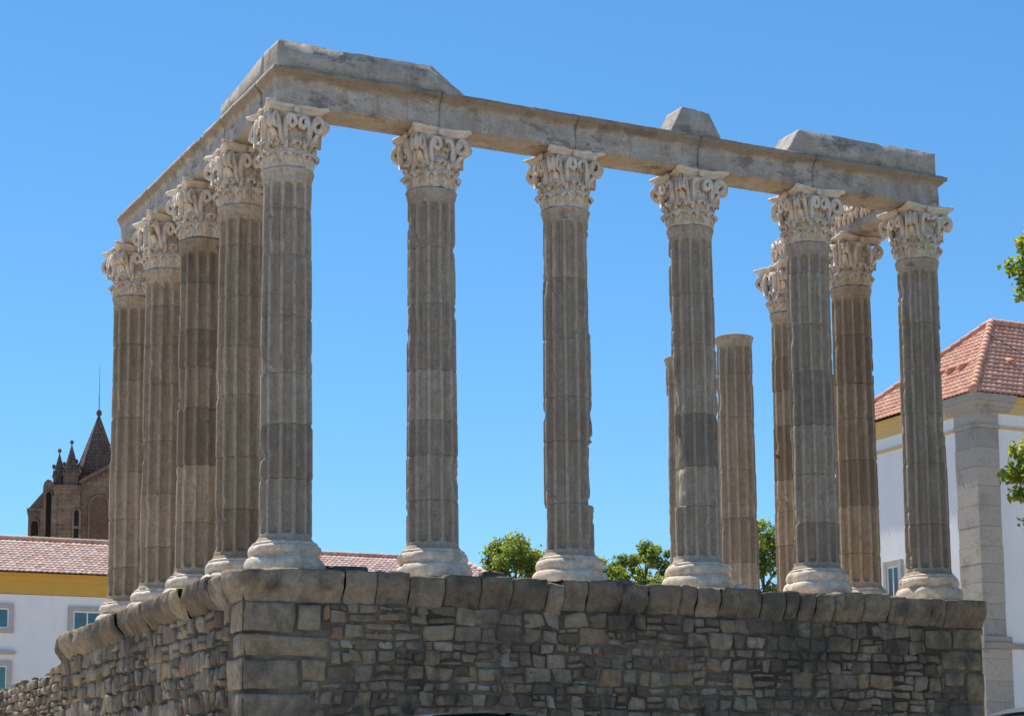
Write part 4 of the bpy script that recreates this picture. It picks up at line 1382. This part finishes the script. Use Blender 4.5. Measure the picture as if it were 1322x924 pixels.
# ------------------------------------------------------------------ trees
def tree(label, x, y, ztop, rx, hz, seed, mat, leaf=.17, n=5200, trunk=.16, clumps=None, nclump=60, group='trees beyond the temple', zbase=GZ + .1):
    rng = np.random.default_rng(seed)
    root = thing('tree', label, 'tree', (x, y, zbase), group)
    H = ztop - zbase
    cz = H - hz * .52
    # clump centres through the crown volume, none filling it evenly
    C, Rr = [], []
    while len(C) < nclump:
        p = rng.normal(size=3); p /= np.linalg.norm(p)
        rad = rng.uniform(.35, 1.0) ** .6
        q = p * rad
        tap = 1 - .1 * max(0, q[2])
        c = np.array([q[0] * rx * tap, q[1] * rx * tap, cz + q[2] * hz * .46])
        C.append(c); Rr.append(rng.uniform(.10, .30) * rx)
    C.append(np.array([rng.uniform(-.15, .15) * rx, 0, H - .3 * rx])); Rr.append(.26 * rx)
    if clumps:
        for c, r in clumps:
            C.append(np.array(c)); Rr.append(r)
    C, Rr = np.array(C), np.array(Rr)
    w = Rr ** 1.6
    ids = rng.choice(len(C), n, p=w / w.sum())
    d = rng.normal(size=(n, 3)); d /= np.linalg.norm(d, axis=1)[:, None]
    rad = rng.random(n) ** .45 * np.where(rng.random(n) < .14, rng.uniform(1.0, 1.7, n), 1)
    P = C[ids] + d * (rad * Rr[ids])[:, None] * np.array([1, 1, .72])
    nrm = d * .5 + rng.normal(size=(n, 3)) * .6 + np.array([0, 0, .55])
    nrm /= np.linalg.norm(nrm, axis=1)[:, None]
    t = np.cross(nrm, rng.normal(size=(n, 3))); t /= np.linalg.norm(t, axis=1)[:, None]
    b = np.cross(nrm, t)
    s = leaf * rng.uniform(.6, 1.25, n)[:, None]
    fold = nrm * s * .14
    V = np.stack([P - t * s * .5, P + b * s * .42 - fold - t * s * .05, P + t * s * .55, P - b * s * .42 - fold - t * s * .05], 1)
    base = np.clip(.18 + .5 * hash3(ids, ids * 0, ids * 0, seed) + rng.normal(size=n) * .2, 0, 1)
    mb = MB()
    F = (np.arange(n)[:, None] * 4 + np.array([0, 1, 2, 3])[None]).tolist()
    F = [q for f in F for q in ((f[0], f[1], f[2]), (f[0], f[2], f[3]))]
    mb.add(V.reshape(-1, 3), F, np.repeat(np.stack([base, base * 0, base * 0], 1), 4, 0))
    mb.build('crown', mat, root, False, tint=True)
    tk = MB()
    hs_ = np.linspace(0, 1, 9)
    top = cz + hz * .2
    wob = np.stack([.12 * np.sin(hs_ * 5 + seed), .12 * np.cos(hs_ * 4 + seed), hs_ * top], 1)
    wob[0, :2] *= 1
    tk.tube(wob, trunk * (1.25 - hs_ * .95), 10)
    order = rng.permutation(len(C))[:18].tolist() + list(range(nclump + 1, len(C)))
    for k in order:
        c = C[k]
        zs = min(max(c[2] - np.hypot(c[0], c[1]) * .9, H * .28), top * .95)
        f = zs / top
        st = np.array([.12 * math.sin(f * 5 + seed), .12 * math.cos(f * 4 + seed), zs])
        q = np.linspace(0, 1, 6)[:, None]
        pts = st * (1 - q) + c * q + np.array([0, 0, .12 * rx]) * np.sin(q * np.pi)
        tk.tube(pts, trunk * (.42 - .36 * q[:, 0]) * (1.05 - f * .4), 6)
    tk.build('trunk', BARK, root)
    return root
tree('rounded green tree between second and third front columns, above the tiled roof end', 33.7, 62.6, 11.15, 2.15, 5.0, 3, LEAF_FAR, .16, 17000, nclump=110)
tree('green tree mostly hidden behind the notched front column', 37.0, 60.2, 9.8, 1.9, 4.4, 4, LEAF_FAR, .16, 13000, nclump=90)
tree('loose leafy tree with gaps, left of the scarred front column', 39.7, 59.8, 10.6, 1.8, 4.6, 8, LEAF_FAR, .16, 11000, nclump=80)
tree('darker green tree in the narrow gap between two right-row columns', 44.6, 56.4, 11.5, 1.9, 6, 6, LEAF_FAR, .16, 15000, nclump=110)
nx, ny = 15.45, -5.35
def rel(px_, py_, pz_): return (px_ - nx, py_ - ny, pz_ - (GZ + .1))
tree('leafy plane tree reaching in from the right edge in front of the white building', nx, ny, 8.4, 2.35, 9.2, 9, LEAF_NEAR, .13, 24000, trunk=.22, nclump=95,
     clumps=[(rel(12.55, -3.95, 6.12), .30), (rel(12.36, -3.9, 5.66), .30), (rel(12.52, -3.98, 5.30), .28), (rel(12.75, -4.1, 5.9), .40), (rel(12.72, -4.0, 5.45), .34),
             (rel(12.58, -3.5, 2.34), .30), (rel(12.40, -3.45, 1.95), .27), (rel(12.52, -3.5, 1.58), .27), (rel(12.68, -3.55, 1.98), .34), (rel(12.74, -3.6, 1.05), .26), (rel(12.95, -3.6, 2.1), .42)], group=None)

# ------------------------------------------------------------------ parked cars (only the roofs show above the frame edge)
def car(label, x, y, rz, paint, hgt):
    c = thing('parked_car', label, 'car', (x, y, GZ + .004), 'cars parked in front of the podium', rz)
    Lc, Wd = 4.1, .87
    # lower body: lofted cross sections along the length
    st = [(-2.05, .60, .42, .62), (-2.02, .76, .30, .80), (-1.75, .84, .22, .92), (-1.0, .87, .20, .95), (0, .87, .20, .94), (.95, .87, .20, .93), (1.35, .86, .20, .86), (1.8, .80, .24, .74), (2.02, .68, .32, .62), (2.05, .55, .40, .54)]
    m = MB()
    G = []
    for (u, w, z0, z1) in st:
        sec = [(-w * .9, z0), (-w, z0 + .12), (-w * 1.0, z0 + (z1 - z0) * .6), (-w * .95, z1 - .04), (-w * .86, z1), (0, z1 + .02), (w * .86, z1), (w * .95, z1 - .04), (w, z0 + (z1 - z0) * .6), (w, z0 + .12), (w * .9, z0), (0, z0 - .02)]
        G.append([(u, a, b) for a, b in sec])
    G = np.array(G)
    m.grid(G, wv=True)
    n = G.shape[1]
    m.f.append(tuple(range(n))[::-1]); m.f.append(tuple((len(st) - 1) * n + i for i in range(n)))
    body = m.build('body', paint, c)
    # greenhouse: glass below, roof panel above with pillars
    gl = MB()
    prof = [(-1.72, .92, .72), (-1.35, 1.28, .64), (-1.1, hgt - .07, .60), (-.2, hgt - .02, .60), (.3, hgt - .06, .60), (1.15, .93, .72)]
    def gh(mb, sc, lift):
        G = []
        for (u, z, w) in prof:
            G.append([(u * sc, -.74, .90), (u * sc, -w * sc, z - .04 + lift), (u * sc, -w * .86 * sc, z + lift), (u * sc, 0, z + .025 + lift), (u * sc, w * .86 * sc, z + lift), (u * sc, w * sc, z - .04 + lift), (u * sc, .74, .90)])
        return np.array(G)
    G = gh(gl, .985, -.012)
    gl.grid(G)
    gl.build('windows', GLASS, c)
    rf = MB()
    rp = [(-1.24, hgt - .14, .64), (-1.16, hgt - .075, .65), (-.95, hgt - .03, .655), (-.5, hgt, .66), (0, hgt + .004, .66), (.35, hgt - .025, .655), (.5, hgt - .06, .645), (.56, hgt - .10, .63)]
    G = np.array([[(u, w * s, z - .035 * abs(s) ** 3) for s in (-1, -.95, -.7, -.35, 0, .35, .7, .95, 1)] for u, z, w in rp])
    rf.grid(G)
    rf.grid(G - np.array([0, 0, .045]), flip=True)
    top = rf.build('roof', paint, c)
    for sd in (-1, 1):
        for a, b in (((-1.78, .93, .73), (-1.2, hgt - .14, .62)), ((-.25, .93, .72), (-.2, hgt - .12, .62)), ((.52, hgt - .13, .62), (1.2, .93, .73))):
            pl = MB()
            pl.tube([(a[0], sd * a[2], a[1]), (b[0], sd * b[2], b[1])], .035, 6)
            pl.build('window_pillar', paint, c)
    for sd in (-1, 1):
        h = MB()
        h.tube([(1.86, sd * .60, .62), (1.99, sd * .56, .60), (2.03, sd * .54, .59)], [.10, .09, .03], 10)
        h.build('headlight', PAINT_W, c)
        h = MB()
        h.tube([(-1.98, sd * .66, .72), (-2.045, sd * .64, .72)], [.10, .06], 10)
        h.build('tail_light', BRICK, c)
        h = MB()
        h.tube([(.95, sd * .80, .96), (.98, sd * .93, 1.0), (1.0, sd * 1.0, 1.0)], [.03, .07, .05], 8)
        h.build('wing_mirror', paint, c)
        for u in (-1.28, 1.28):
            w = MB()
            a = np.linspace(0, 2 * np.pi, 28, endpoint=False)
            pr_ = [(.20, -.09), (.27, -.10), (.30, -.08), (.305, 0), (.30, .08), (.27, .10), (.20, .09)]
            w.grid(np.array([[(u + r * math.cos(t), sd * .80 + o, .305 + r * math.sin(t)) for r, o in pr_] for t in a]), wu=True, wv=True)
            wh = w.build('wheel', TYRE, c)
            w = MB()
            w.grid(np.array([[(u + r * math.cos(t), sd * (.80 + o), .305 + r * math.sin(t)) for r, o in ((.205, .07), (.19, .05), (.09, .06), (.02, .07))] for t in a]), wu=True)
            w.build('rim', RIM, wh)
    return c
TYRE = m_simple('tyre_rubber', (.02, .02, .02), .1, 8, .85, .2)
RIM = m_simple('alloy_rim', (.5, .5, .52), .05, 8, .35, 0, metallic=.9)
PAINT_D = m_simple('dark_car_paint', (.012, .013, .016), .1, 3, .22, 0, spec=.5, Coat_Weight=.6)
PAINT_S = m_simple('grey_car_paint', (.16, .165, .18), .04, 3, .28, 0, metallic=.6, Coat_Weight=.6)
car('black parked car whose roof just shows before the middle of the podium', -.50, -8.95, 0.0, PAINT_D, 1.44)
car('grey parked car whose roof just shows at the bottom right before the podium corner', 5.62, -12.4, R(180), PAINT_S, 1.40)
